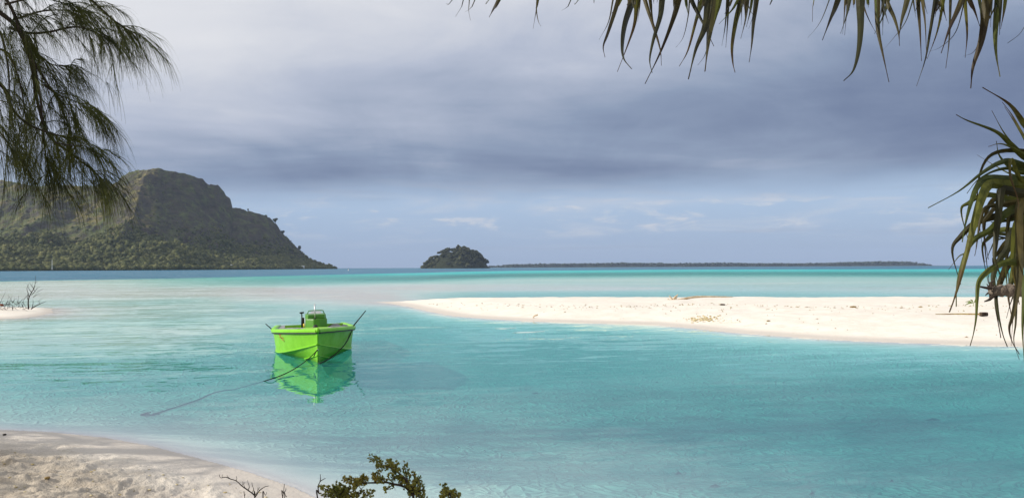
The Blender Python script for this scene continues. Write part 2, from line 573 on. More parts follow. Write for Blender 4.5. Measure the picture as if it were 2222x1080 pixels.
# ---------------------------------------------------------------- ground: one height function
pz = lambda pts: [tuple(PZ(u, v).xy) for u, v in pts]
SHORE = pz([(0, 931), (110, 936), (230, 948), (330, 966), (430, 992), (540, 1022), (640, 1056), (700, 1084)])
BEACH = [(-70, 9), (-40, 12.5), (-20, 12.0), (-11, 11.2)] + SHORE + [(-0.6, 5.9), (0.8, 4.7), (3, 3.6), (7, 2.6), (15, 1.2),
        (40, -4), (90, -20), (90, -90), (-90, -90)]
BAR = pz([(812, 655), (838, 657.5), (880, 664), (930, 676), (985, 686), (1060, 692), (1150, 697), (1290, 701), (1410, 704), (1500, 712), (1590, 722),
          (1700, 730), (1820, 738), (1960, 744), (2100, 748), (2222, 751)]) + \
    [(18, 18.6), (30, 15), (60, 9), (120, 0), (160, 30), (90, 46), (50, 48.5), (20, 50.0), (5, 51), (-3, 51.5), (-6.6, 50.0)]
SPIT = [(-70, 34)] + pz([(0, 691), (45, 690), (85, 685), (118, 678)]) + [tuple(PZ(112, 672).xy)] + [(-24.5, 43.0), (-30, 45), (-70, 50)]

az_t = np.array([-60, -32.5, -22.2, -15, -6.9, -0.4, 12.6, 27, 50.])
drop_t = np.array([165, 168, 190, 235, 320, 480, 590, 540, 520.])


def land_dist(x, y):
    return sdf(x, y, BEACH), sdf(x, y, BAR), sdf(x, y, SPIT)


def H(x, y, detail=True, shelf=1.2):
    x = np.asarray(x, float); y = np.asarray(y, float)
    r = np.hypot(x, y)
    sb, sr, sp = land_dist(x, y)
    wig = (fbm(x * 0.22, y * 0.22, 5) - 0.5)
    # sea bed
    far = sstep(r, 45, 78)
    front = y > 0
    inner = 0.72 + 0.22 * wig
    left = sstep(x, -3, -11) * sstep(y, 13, 24)
    inner = inner - 0.56 * left
    shoal = sstep(fbm(x * 0.035, y * 0.10, 9), 0.46, 0.68)
    lf = sstep(np.degrees(np.arctan2(x, np.maximum(y, 1e-3))), -20, -4)
    outer = 0.12 + 0.30 * sstep(r, 110, 320) * lf - 0.08 * shoal * sstep(r, 230, 70)
    az = np.degrees(np.arctan2(x, np.maximum(y, 1e-3)))
    drop = np.interp(np.where(front, az, 50.0), az_t, drop_t) * (1 + 0.03 * (fbm(x * 0.02, y * 0.02, 21) - 0.5))
    outer = outer - 0.075 * sstep(az, -3, -14) * sstep(r, 260, 150)
    outer = np.maximum(outer, 0.025)
    outer = outer + 0.90 * sstep(r / drop, 0.25, 0.80) * sstep(az, -30, 0) + (0.05 + 0.11 * lf) * sstep(r / drop, 0.6, 0.97)
    outer = outer + 4.6 * sstep(r / drop, 0.985 * shelf, 1.03 * shelf)
    ob = sstep(y, 40, 50) * (1 - sstep(r, 45, 70)) * sstep(x, -14, 0)
    bed = inner * (1 - far) + outer * far
    bed = bed * (1 - ob) + (0.10 + 0.05 * wig) * ob
    # slopes from the shores
    dpt = bed * (1 - np.exp(-np.maximum(-sb, 0) / 3.9))
    dpt = dpt * (1 - np.exp(-np.maximum(-sr, 0) / 2.3))
    dpt = dpt * (1 - np.exp(-np.maximum(-sp, 0) / 2.5))
    if shelf > 1:
        dpt = dpt * (1 - 0.93 * sstep(r / drop, 0.72, 0.93))
    # pale shoal trailing off the tip of the bank
    ax, ay, bx, by = -6.0, 49.0, -24.0, 82.0
    tq = np.clip(((x - ax) * (bx - ax) + (y - ay) * (by - ay)) / ((bx - ax) ** 2 + (by - ay) ** 2), 0, 1)
    qd = np.hypot(x - ax - tq * (bx - ax), y - ay - tq * (by - ay))
    dpt = dpt * (1 - (0.92 - 0.25 * tq) * np.exp(-(qd / (5.0 + 8 * tq)) ** 2) * (0.75 + 0.5 * fbm(x * 0.12, y * 0.2, 17)))
    dpt = np.maximum(dpt, 0.012 * (sr < -0.3))
    h = -dpt
    # dry land
    lb = np.maximum(sb, 0)
    h = np.where(sb > 0, 0.085 * lb + 0.0, h)
    h = np.where(sb > 0, np.minimum(h, 0.55 + 0.01 * lb), h)
    hr = 0.40 * (1 - np.exp(-(np.maximum(sr, 0) / 3.4) ** 1.35))
    hr = hr + 0.11 * (fbm(x * 0.30, y * 0.45, 31) - 0.5) * sstep(sr, 0.3, 3) + 0.05 * (1 - np.abs(2 * fbm(x * 0.10, sr * 0.55, 33, 3) - 1)) * sstep(sr, 1.0, 3)
    h = np.where(sr > 0, hr, h)
    h = np.where(sp > 0, 0.26 * (1 - np.exp(-np.maximum(sp, 0) / 2.0)), h)
    if detail:
        # churned sand of the near beach
        k = sstep(sb, 0.10, 1.3) * sstep(r, 30, 14)
        xr, yr = x * 0.93 + y * 0.37, -x * 0.37 + y * 0.93
        lump = fbm(xr * 3.0, yr * 4.2, 41, 5, 0.6) - 0.5
        rid = 1 - np.abs(2 * fbm(xr * 2.6 + 7, yr * 4.0, 47, 5, 0.6) - 1) ** 0.7
        pit = sstep(vnoise(xr * 2.6, yr * 2.6, 53), 0.62, 0.9)
        h = h + k * (0.085 * lump + 0.075 * (rid - 0.75) - 0.035 * pit)
        h = h + 0.06 * sstep(sr, 1.2, 3.5) * (fbm(x * 1.4, y * 1.4, 61) - 0.5)
        # sand ripples on the bed
        h = h - 0.03 * (fbm(x * 0.9, y * 1.4, 71, 3) - 0.5) * sstep(dpt, 0.05, 0.3) * (r < 80)
    return h


def H1(x, y):
    return float(H(np.array([x]), np.array([y]))[0])


def G(u, v):
    """where the sight line through a photo pixel meets the ground"""
    d = ray(u, v)
    t = np.concatenate([np.arange(2.5, 14, 0.02), np.arange(14, 70, 0.06)])
    z = CAM_Z + d.z * t
    h = H(d.x * t, t)
    i = int(np.argmax(h >= z))
    return Vector((d.x * t[i], t[i], float(h[i])))


def polar_grid(th, rr):
    T, Rr = np.meshgrid(th, rr)
    return Rr * np.sin(T), Rr * np.cos(T)


def grid_quads(nr, nc, wrap):
    i = np.arange(nr - 1)[:, None]; j = np.arange(nc if wrap else nc - 1)[None, :]
    j2 = (j + 1) % nc
    return np.stack([i * nc + j, i * nc + j2, (i + 1) * nc + j2, (i + 1) * nc + j], -1).reshape(-1, 4)


def geo(a, b, f):
    n = int(math.log(b / a) / math.log(1 + f)) + 1
    return np.geomspace(a, b, n, endpoint=False)


th = np.concatenate([np.radians(np.arange(-37, 37, 0.115)), np.radians(np.arange(37, 323, 2.2))])
rr = np.concatenate([geo(0.2, 4, 0.05), geo(4, 13, 0.0050), geo(13, 70, 0.0085), geo(70, 16000, 0.025), [16000.0]])
GX, GY = polar_grid(th, rr)
GZ = H(GX, GY)
nr, nc = GX.shape
gv = np.stack([GX, GY, GZ], -1).reshape(-1, 3)
gq = grid_quads(nr, nc, True)
# smooth vertex normals from the whole sheet so that its pieces shade as one
e1 = gv[gq[:, 2]] - gv[gq[:, 0]]; e2 = gv[gq[:, 3]] - gv[gq[:, 1]]
fn = np.cross(e1, e2); fn *= np.sign(fn[:, 2:3] + 1e-12)
vn = np.zeros_like(gv)
for k in range(4):
    np.add.at(vn, gq[:, k], fn)
vn /= np.linalg.norm(vn, axis=1, keepdims=True) + 1e-12
flip = np.cross(e1, e2)[:, 2] < 0
gq[flip] = gq[flip][:, ::-1]
sb, sr, sp = land_dist(gv[:, 0], gv[:, 1])
code_v = np.where(sb > -0.25, 1, np.where(sr > -0.25, 2, np.where(sp > -0.25, 3, 0)))
code = code_v[gq].max(1)
coarse_v = np.maximum(sstep(sb, 0.1, 1.6), 0)
for cid, nm in ((0, 'seabed'), (1, 'beach'), (2, 'sandbar'), (3, 'sand_spit')):
    qs = gq[code == cid]
    used, inv = np.unique(qs, return_inverse=True)
    o = np_mesh(nm, gv[used], inv.reshape(-1, 4), M_SAND, vn[used])
    float_attr(o, 'coarse', coarse_v[used])
    tag(o, kind='structure')

# water: one level sheet out to the horizon
th = np.concatenate([np.radians(np.arange(-37, 37, 0.25)), np.radians(np.arange(37, 323, 2.2))])
rr = np.concatenate([geo(0.2, 4, 0.06), geo(4, 75, 0.010), geo(75, 900, 0.012), geo(900, 16000, 0.05), [16000.0]])
WX, WY = polar_grid(th, rr)
nr, nc = WX.shape
wv = np.stack([WX, WY, np.zeros_like(WX)], -1).reshape(-1, 3)
wq = grid_quads(nr, nc, True)[:, ::-1]
wat = np_mesh('water', wv, wq, M_WATER)
tag(wat, kind='structure')
dep = np.clip(-H(wv[:, 0], wv[:, 1], False, 1.0), 0, 6)
float_attr(wat, 'depth', dep)
sb, sr, sp = land_dist(wv[:, 0], wv[:, 1])
rw = np.hypot(wv[:, 0], wv[:, 1])
rip = 0.15 + 1.25 * sstep(wv[:, 1], 12.5, 26) * sstep(wv[:, 0], 1, -7) + 0.30 * sstep(wv[:, 1], 15, 22)
rip = np.maximum(rip, 2.2 * sstep(rw, 45, 120) + 1.8 * sstep(rw, 120, 400))
rip = rip * (1 - 0.75 * np.exp(-np.maximum(-sr, 0) / 2.0) * (wv[:, 1] < 45)) * (1 - 0.8 * np.exp(-np.maximum(-sb, 0) / 2.0))
float_attr(wat, 'ripple', rip)

# ---------------------------------------------------------------- the mountain across the lagoon
RIDGE = [(-420, 392, 1900), (-200, 384, 1870), (-80, 380, 1840), (0, 391, 1800), (35, 396, 1780), (65, 405, 1750), (120, 400, 1750),
         (200, 403, 1750), (246, 399, 1720), (256, 392, 1708), (262, 382, 1700), (280, 373, 1690), (300, 368, 1685), (320, 366, 1680),
         (350, 366.5, 1700), (385, 373, 1730), (420, 381, 1760), (440, 390, 1785), (452, 401, 1800), (472, 402, 1820), (484, 413, 1840),
         (490, 424, 1845), (499, 430, 1858), (502, 441, 1864), (504, 451, 1870), (530, 456, 1890), (565, 465, 1920),
         (585, 473, 1940), (602, 489, 1960), (612, 505, 1972), (625, 517, 1990), (650, 543, 2030), (670, 560, 2060), (695, 570, 2100),
         (715, 577, 2150), (728, 580.4, 2190)]
ru = np.array([p[0] for p in RIDGE], float)
rY = np.array([p[2] for p in RIDGE], float)
rz_ = np.array([P(*p).z for p in RIDGE])
S_u = np.array([-420, 0, 350, 500, 620, 700, 728.])
S_Y = np.array([900, 1010, 1215, 1380, 1620, 1880, 2150.])
mu = np.concatenate([np.arange(-420, 240, 3.0), np.arange(240, 728.1, 1.6), [728.0]])
mt = np.concatenate([np.linspace(0, 1, 130), 1 + np.linspace(0.02, 1.1, 26)])
MU, MT = np.meshgrid(mu, mt)
Rr_ = np.interp(MU, ru, rY); Sr_ = np.interp(MU, S_u, S_Y); Zr = np.interp(MU, ru, rz_)
MY = Sr_ + (Rr_ - Sr_) * MT
MX = U2X(MU) * MY
tt = np.clip(MT, 0, 1)
Pv = 0.20 * sstep(tt, -0.15, 0.62) * 1.0 + 0.80 * np.clip((tt - 0.50) / 0.50, 0, 1) ** 1.35 - 0.20 * float(sstep(0.0, -0.15, 0.62)) * (1 - tt)
rt = sstep(MU, 325, 400)
Pv = Pv - rt * 0.80 * (np.clip((tt - 0.50) / 0.50, 0, 1) ** 1.35 - np.clip((tt - 0.56) / 0.44, 0, 1) ** 1.1)
Ps = 0.06 * tt + 0.94 * np.clip((tt - 0.13) / 0.87, 0, 1) ** 1.05
us = 322 - 90 * (1 - tt)
wl = np.exp(-(np.maximum(us - MU, 0) / 75) ** 1.3) * (MU <= us) + np.exp(-(np.maximum(MU - us, 0) / 30) ** 1.1) * (MU > us)
us2 = 60 + 40 * tt + 120 * tt * (1 - tt)
w2 = 0.55 * (np.exp(-(np.maximum(us2 - MU, 0) / 90) ** 1.3) * (MU <= us2) + np.exp(-(np.maximum(MU - us2, 0) / 50) ** 1.2) * (MU > us2))
us3 = 440 + 130 * (1 - tt)
w3 = 0.14 * (np.exp(-(np.maximum(us3 - MU, 0) / 50) ** 1.3) * (MU <= us3) + np.exp(-(np.maximum(MU - us3, 0) / 40) ** 1.2) * (MU > us3))
us4 = -160 + 30 * tt
w4 = 0.6 * np.exp(-(np.abs(us4 - MU) / 80) ** 1.3)
ww = np.clip(np.maximum.reduce([wl, w2, w3, w4]), 0, 1)
prof = Pv + ww * (Ps - Pv)
MZ = Zr * prof
back = np.clip((MT - 1) / 1.1, 0, 1)
MZ = np.where(MT > 1, Zr * (1 - sstep(back, 0, 1)) , MZ)
gul = fbm(MX * 0.012, MY * 0.006, 81, 5, 0.55) - 0.5
rg = 1 - np.abs(2 * fbm(MX * 0.010 + 3, MY * 0.0045, 83, 4, 0.5) - 1)
env = np.sin(np.pi * np.clip(tt, 0, 1)) * np.minimum(1, Zr / 120)
crag = fbm(MX * 0.05, MY * 0.03 + MZ * 0.04, 87, 4, 0.6) - 0.5
MZ = MZ + env * (gul * 46 + (rg - 0.7) * 34) + crag * 20 * sstep(tt, 0.55, 0.8) * np.minimum(1, Zr / 150) * (tt < 0.985) + (fbm(MX * 0.06, MY * 0.06, 89, 4, 0.6) - 0.5) * 9 * sstep(tt, 0.97, 1.0) * (MT <= 1.3) * np.minimum(1, Zr / 60)
MZ = np.where(MT <= 0.0, -1.5, MZ)
MZ = np.where((MT > 0) & (MT < 0.08), np.maximum(MZ, 0.8), MZ)
mv = np.stack([MX, MY, MZ], -1).reshape(-1, 3)
mq = grid_quads(*MX.shape, False)[:, ::-1]
# the near side faces the viewer
a_, b_, c_ = mv[mq[:, 0]], mv[mq[:, 1]], mv[mq[:, 2]]
fl = np.cross(b_ - a_, c_ - a_)[:, 2] < 0
mq[fl] = mq[fl][:, ::-1]
mount = np_mesh('mountain', mv, mq, M_MOUNT)
tag(mount, kind='structure')
gy_, gx_ = np.gradient(MZ)
dX = np.gradient(MX, axis=1); dY = np.gradient(MY, axis=0)
slope = np.hypot(gx_ / np.maximum(np.abs(dX), 0.5), gy_ / np.maximum(np.abs(dY), 0.5))
float_attr(mount, 'steep', np.maximum(sstep(slope, 0.42, 0.85), sstep(tt, 0.70, 0.84) * rt).ravel())
float_attr(mount, 'rise_lit_side', (np.clip(MZ / 200, 0, 1) * (1 - 0.9 * sstep(MU, 318, 350))).ravel())  # pale grass thinned right of the spur, painting that face's shade darker
float_attr(mount, 'crest', (np.clip(np.maximum(wl, w2 * 1.5) ** 5, 0, 1) * sstep(tt, 0.15, 0.4)
                            * sstep(fbm(MX * 0.02, MY * 0.02, 91), 0.3, 0.6)).ravel())


def blob_variants(n, sub=1, seed=3):
    """lumpy crowns of unit radius"""
    import bmesh
    out = []
    rg_ = np.random.default_rng(seed)
    for k in range(n):
        bm = bmesh.new()
        bmesh.ops.create_icosphere(bm, subdivisions=sub, radius=1.0)
        v = np.array([p.co[:] for p in bm.verts]); f = np.array([[q.index for q in p.verts] for p in bm.faces])
        bm.free()
        v *= (0.72 + 0.5 * rg_.random(len(v)))[:, None]
        v[:, 2] *= 0.85
        out.append((v, f))
    return out


def ico_variants(n_, seed):
    out = []
    rg_ = np.random.default_rng(seed)
    for q in range(n_):
        t_ = (1 + 5 ** 0.5) / 2
        v = np.array([(-1, t_, 0), (1, t_, 0), (-1, -t_, 0), (1, -t_, 0), (0, -1, t_), (0, 1, t_), (0, -1, -t_), (0, 1, -t_), (t_, 0, -1), (t_, 0, 1), (-t_, 0, -1), (-t_, 0, 1)], float) / 1.9
        f = np.array([(0, 11, 5), (0, 5, 1), (0, 1, 7), (0, 7, 10), (0, 10, 11), (1, 5, 9), (5, 11, 4), (11, 10, 2), (10, 7, 6), (7, 1, 8), (3, 9, 4), (3, 4, 2), (3, 2, 6), (3, 6, 8), (3, 8, 9), (4, 9, 5), (2, 4, 11), (6, 2, 10), (8, 6, 7), (9, 8, 1)])
        v = v * (0.6 + 0.8 * rg_.random(12))[:, None]
        out.append((v, f))
    return out


BLOBS0 = ico_variants(16, 8)
BLOBS1 = blob_variants(8, 1)
BLOBS2 = blob_variants(8, 2)


def blob_cloud(name, pos, rad, mat, tone, variants, smooth=False):
    vs, fs, ts, o = [], [], [], 0
    for i in range(len(pos)):
        v, f = variants[i % len(variants)]
        a = (i * 2.399) % 6.283
        c, s = math.cos(a), math.sin(a)
        q = np.stack([v[:, 0] * c - v[:, 1] * s, v[:, 0] * s + v[:, 1] * c, v[:, 2]], 1) * rad[i] + pos[i]
        vs.append(q); fs.append(f + o); ts.append(np.full(len(v), tone[i])); o += len(v)
    ob = np_mesh(name, np.concatenate(vs), np.concatenate(fs), mat, smooth=smooth)
    float_attr(ob, 'tone', np.concatenate(ts))
    return ob


# woods on the lower slopes: nobody could count them
n = 46000
iu = RNG.random(n) * 1140 - 415
it = RNG.random(n) ** 1.25
ui = np.clip(np.searchsorted(mu, iu), 0, len(mu) - 1)
ti = np.clip((it * 129).astype(int), 0, 129)
px_, py_, pz_ = MX[ti, ui], MY[ti, ui], MZ[ti, ui]
dens = 1.05 - 0.95 * sstep(it, 0.25, 0.85) + 0.55 * (fbm(px_ * 0.012, py_ * 0.008, 95) - 0.5)
dens = dens * (1 - 0.85 * (iu < 318) * sstep(it, 0.42, 0.66) * sstep(fbm(px_ * 0.010, py_ * 0.007, 97), 0.35, 0.55))
dens = dens * (1 - 0.7 * np.clip(ww[ti, ui], 0, 1) ** 4 * (it > 0.35))
dens = np.maximum(dens, 0.45 * (iu > 590))
keep = (RNG.random(n) < dens) & (pz_ > 0.5) & (ti < 128)
px_, py_, pz_ = px_[keep], py_[keep], pz_[keep]
k = len(px_)
rad = 1.7 + 4.0 * RNG.random(k) ** 3
rad = rad * (1 - 0.6 * sstep(pz_, 25, 110)) * np.where(py_ > 1900, 0.8, 1)
pos = np.stack([px_ + RNG.normal(0, 2, k), py_ + RNG.normal(0, 3, k), pz_ + rad * 0.35], 1)
forest = blob_cloud('mountain_woods', pos, rad, M_FOREST, np.clip(RNG.random(k) ** 1.6 * 0.8 + 0.5 * (fbm(px_ * 0.02, py_ * 0.012, 99) - 0.4), 0, 1), BLOBS0)
tag(forest, 'scrubby green woods covering the lower slopes of the mountain', 'woods', kind='stuff')

# small round islet
ISL = [(911, 579.5), (918, 571), (929, 564), (939, 554), (950, 549), (960, 541), (974, 538), (988, 541), (995, 531), (1004, 532), (1015, 539),
       (1030, 542), (1040, 550), (1052, 561), (1059, 571), (1063, 580)]
iy = 2000.0
iU = np.array([p[0] for p in ISL], float); iZ = np.array([P(p[0], p[1], iy).z for p in ISL])
au = np.linspace(911, 1063, 40); av = np.linspace(-1, 1, 24)
AU, AV = np.meshgrid(au, av)
cu = (AU - 987) / 76
IYY = iy + AV * 75 * np.sqrt(np.clip(1 - cu ** 2, 0.02, 1))
IXX = U2X(AU) * iy
IZZ = np.interp(AU, iU, iZ) * np.clip(1 - AV ** 2, 0, 1) ** 0.6 - 8.5
IZZ = np.where(np.abs(AV) > 0.97, -1.0, np.maximum(IZZ, 0.6))
isl = np_mesh('islet_ground', np.stack([IXX, IYY, IZZ], -1).reshape(-1, 3), grid_quads(24, 40, False), M_ISLET); float_attr(isl, 'tone', np.zeros(960))
tag(isl, kind='structure')
ps, rs, tn = [], [], []
for q in range(140):
    c1, c2 = RNG.random() * 1.9 - 0.95, RNG.random() ** 1.3 * 1.4 - 1.0
    uu = 987 + 72 * c1
    zt = np.interp(uu, iU, iZ) * max(0.0, 1 - c2 * c2) ** 0.55
    rc = 4.0 + 6.0 * RNG.random() ** 1.8
    cz = max(zt - rc * 0.75 + RNG.normal(0, 1.5), rc * 0.5)
    cc = np.array([U2X(uu) * iy, iy + c2 * 70 * math.sqrt(max(0.03, 1 - c1 * c1)), cz])
    tc = RNG.random() ** 2
    for k in range(16):
        d = RNG.normal(0, 1, 3); d /= np.linalg.norm(d); d[2] = abs(d[2]) * 1.1 - 0.25
        ps.append(cc + d * rc * 0.72); rs.append(rc * (0.22 + 0.22 * RNG.random())); tn.append(np.clip(tc + RNG.normal(0, .15), 0, 1))
    ps.append(cc); rs.append(rc * 0.75); tn.append(tc)
pos, rad = np.array(ps), np.array(rs)
io = blob_cloud('islet_woods', pos, rad, M_ISLET, tn, BLOBS1)
tag(io, 'dense dark trees covering the small round islet', 'woods', kind='stuff')

# long low island on the horizon
fy = 5000.0
FAR = [(1055, 577.5), (1064, 576.2), (1088, 576), (1094, 573.6), (1150, 572.5), (1230, 571.4), (1340, 569.8), (1480, 571), (1560, 569.6),
       (1640, 570.8), (1760, 570.5), (1830, 568.6), (1900, 566.8), (1950, 567.0), (1975, 568.6), (1990, 571.5), (2010, 575.2), (2060, 575.9)]
fU = np.array([p[0] for p in FAR], float); fZ = np.array([P(p[0], p[1], fy).z for p in FAR])
au = np.linspace(1055, 2060, 200); av = np.linspace(-1, 1, 9)
AU, AV = np.meshgrid(au, av)
FZZ = np.interp(AU, fU, fZ) * 0.55 * np.clip(1 - np.abs(AV) ** 3, 0, 1)
FZZ = np.where(np.abs(AV) > 0.99, -1.0, np.maximum(FZZ, 0.8))
fo = np_mesh('low_island_ground', np.stack([U2X(AU) * fy, fy + AV * 140, FZZ], -1).reshape(-1, 3), grid_quads(9, 200, False), M_FARF)
float_attr(fo, 'tone', np.zeros(AU.size))
tag(fo, kind='structure')
n = 2200
u_ = 1062 + RNG.random(n) * 940
zt = np.interp(u_, fU, fZ)
rad = 5.5 + 5 * RNG.random(n)
rad = np.minimum(rad, np.maximum(zt * 0.55, 1.2))
pos = np.stack([U2X(u_) * fy, fy - 125 + 240 * RNG.random(n), np.maximum(zt - rad * (0.75 + 0.5 * RNG.random(n)), rad * 0.4)], 1)
pos[:, 2] += (RNG.random(n) < 0.10) * 4.5 * RNG.random(n) * (zt > 12)
ff = blob_cloud('low_island_woods', pos, rad, M_FARF, RNG.random(n), BLOBS1)
tag(ff, 'flat band of dark woods along the low island on the horizon', 'woods', kind='stuff')


def mount_z(u, Y):
    j = int(np.argmin(np.abs(mu - u)))
    t = (Y - np.interp(u, S_u, S_Y)) / (np.interp(u, ru, rY) - np.interp(u, S_u, S_Y))
    i = int(np.clip(round(np.interp(t, mt, np.arange(len(mt)))), 0, len(mt) - 1))
    return float(MZ[i, j])


def far_tree(u, v_base, v_top, Y, wide, label, seed):
    root = empty('ridge_tree', P(u, v_base, Y))
    hgt = (v_base - v_top) / FPX * Y
    m = MB()
    m.tube([(0, 0, -2.5), (0.1 * hgt, 0, hgt * 0.45), (0.05 * hgt, 0, hgt * 0.7)], [hgt * 0.05, hgt * 0.02], 5)
    m.build('trunk', M_TWIG, root)
    rg_ = np.random.default_rng(seed)
    kk = 12
    po = np.stack([rg_.normal(0, wide * 0.45, kk), rg_.normal(0, wide * 0.35, kk), hgt * (0.55 + 0.33 * rg_.random(kk))], 1)
    c = blob_cloud('crown', po, hgt * (0.13 + 0.12 * rg_.random(kk)), M_ISLET, rg_.random(kk) * 0.4, BLOBS1)
    c.parent = root
    tag(root, label, 'tree')


far_tree(538, 461.0, 453.0, 1893, 0.8, 'tiny wind-bent tree alone on the shoulder below the mountain cliff', 1)
far_tree(577, 474.0, 466.0, 1932, 2.5, 'low spreading tree on the ridge left of the bushier one', 2)
far_tree(597, 487.0, 473.0, 1955, 2.3, 'bushy round tree standing out at the corner of the mountain ridge', 3)
far_tree(613, 514.0, 500.0, 1975, 2.5, 'bushy tree halfway down the right edge of the mountain', 4)
far_tree(650, 547.0, 532.5, 2030, 1.7, 'tree low on the right slope of the mountain against the sky', 5)
far_tree(715, 584.0, 576.0, 2120, 1.3, 'small tree near the rocky tip of the mountain', 6)
far_tree(724, 584.3, 577.0, 2160, 1.9, 'round bush at the very tip of the headland', 7)

M_WHITE = pbr('white_paint', (0.78, 0.78, 0.75), 0.6, 0.3, 0.06)
M_TIN = pbr('tin_roof', (0.60, 0.62, 0.62), 0.5, 0.4, 0.1)
M_PANE = pbr('dark_pane', (0.03, 0.04, 0.05), 0.15, 0.5, 0.1)


def house(u, v, Y, L, Wd, hw, hr, rz, wall_m, roof_m, label):
    g = P(u, v, Y)
    root = empty('shore_house', g, rz)
    m = MB(); m.box((0, 0, hw / 2 - 1), (L, Wd, hw + 2)); m.build('wall', wall_m, root)
    m = MB()
    o = 0.6
    m.add([(-L / 2 - o, -Wd / 2 - o, hw), (L / 2 + o, -Wd / 2 - o, hw), (L / 2 + o, Wd / 2 + o, hw), (-L / 2 - o, Wd / 2 + o, hw),
           (-L / 2 - o, 0, hw + hr), (L / 2 + o, 0, hw + hr)], [(0, 1, 5, 4), (2, 3, 4, 5), (0, 4, 3), (1, 2, 5), (3, 2, 1, 0)])
    m.build('roof', roof_m, root)
    for k in range(3):
        m = MB(); m.box((-L * 0.3 + k * L * 0.3, -Wd / 2 - 0.03, hw * 0.55), (1.4, 0.12, 1.2)); m.build('window', M_PANE, root)
    tag(root, label, 'house')


def clear_front(u0, u1):
    pass


house(498, 581.0, 1420, 10, 6, 3.0, 3.0, R(-28), M_WHITE, M_TIN, 'white gabled house on the shore under the mountain')
house(655, 579.6, 1745, 10, 5, 2.0, 1.4, R(-8), M_WHITE, M_TIN, 'low pale roofed house on the shore nearer the headland tip')

m = MB(); m.tube([P(113, 585, 1060), P(113, 563, 1060)], [0.35, 0.22], 6)
o = m.build('white_pole', M_WHITE); tag(o, 'slim white pole standing on the shore below the mountain', 'pole')
bq = PZ(756, 587.0)
root = empty('channel_marker', bq)
m = MB(); m.tube([(0, 0, -0.4), (0, 0, 0.35)], 0.45, 10); m.build('float', M_WHITE, root)
m = MB(); m.tube([(0, 0, 0.35), (0, 0, 1.5)], [0.22, 0.14], 8); m.build('mast', M_WHITE, root)
m = MB(); m.tube([(0, 0, 1.5), (0, 0, 1.9)], [0.3, 0.3], 8); m.build('top_mark', M_TWIG, root)
tag(root, 'small white channel marker afloat off the mountain tip', 'buoy')

# ---------------------------------------------------------------- the green boat
M_GREEN = pbr('green_gelcoat', (0.20, 0.54, 0.014), 0.38, 0.28, 0.10, 2.5)
M_GREEN2 = pbr('green_deck', (0.24, 0.50, 0.04), 0.55, 0.4, 0.12, 4.0)
M_GREEN3 = pbr('dark_green_paint', (0.075, 0.25, 0.018), 0.4, 0.5, 0.10, 3.0)
M_BLACK = pbr('black_rubber', (0.012, 0.012, 0.012), 0.55, 0.4, 0.2)
M_GREY = pbr('grey_canvas', (0.26, 0.27, 0.27), 0.85, 0.2, 0.2, 8.0, 0.4)
M_ALU = pbr('grey_metal', (0.55, 0.55, 0.55), 0.35, 0.5, 0.1, metal=0.6)
M_RED = pbr('red_decal', (0.55, 0.06, 0.03), 0.5, 0.3, 0.1)
M_YELLOW = pbr('yellow_plastic', (0.70, 0.48, 0.06), 0.5, 0.4, 0.1)
M_ROPE = pbr('dark_rope', (0.020, 0.018, 0.016), 0.9, 0.2, 0.3, 60.0)

hm_, ht_, ho_ = new_mat('weathered_gelcoat')
op = ht_.node('ShaderNodeTexCoord').outputs['Object']
hx, hy, hz = ht_.sep(op)
stk = ht_.noise(ht_.vm('MULTIPLY', op, (14, 14, 1.2)), 1.0, 4.0, 0.6)
blt = ht_.noise(op, 3.0, 5.0, 0.6)
gc = ht_.mix(ht_.ss(blt, 0.35, 0.7), (0.205, 0.55, 0.014), (0.175, 0.48, 0.016))
gc = ht_.mix(ht_.m('MULTIPLY', ht_.ss(stk, 0.56, 0.72), 0.22), gc, (0.12, 0.30, 0.03))
lvl = ht_.m('ADD', hz, ht_.m('MULTIPLY', ht_.m('SUBTRACT', blt, 0.5), 0.10))
gc = ht_.mix(ht_.m('MULTIPLY', ht_.ss(lvl, 0.10, 0.02), 0.5), gc, (0.10, 0.20, 0.03))
gb = ht_.node('ShaderNodeBsdfPrincipled', {'Base Color': gc, 'Roughness': ht_.ss(blt, 0.3, 0.7, 0.32, 0.5), 'Specular IOR Level': 0.28})
ht_.l.new(gb.outputs[0], ho_.inputs[0])
M_HULL = hm_

bow = PZ(690, 787)
boat = empty('motor_boat', (bow.x, bow.y, 0), R(15.6))
boat.rotation_euler.y = R(-1.2)
tag(boat, 'bright green motor boat floating bow-on in the shallow lagoon', 'boat')
LB = 5.2


def half_g(s):
    k = min(s / 2.7, 1.0)
    return max(0.012, 1.0 * (1 - (1 - k) ** 2.1) - 0.06 * max(0, (s - 3.2) / 2.0))


def half_c(s):
    k = min(s / 2.7, 1.0)
    return max(0.012, 0.925 * (1 - (1 - k) ** 1.75) - 0.05 * max(0, (s - 3.2) / 2.0))


z_g = lambda s: 0.735 - 0.068 * min(s, 2.2) - 0.035 * max(0, s - 2.2)
z_c = lambda s: 0.035 + 0.385 * (1 - min(s / 2.6, 1.0)) ** 1.7
z_k = lambda s: -0.10 - 0.16 * min(1.0, s / 1.3)


def rake(z, s):
    k = max(0.0, 1 - s / 1.6)
    return k * (-0.30 * z / 0.7 if z > 0 else 0.55 * (-z / 0.10) * 0.35)


SS = [0, 0.06, 0.16, 0.32, 0.52, 0.78, 1.08, 1.42, 1.8, 2.2, 2.65, 3.2, 3.9, 4.6, LB]


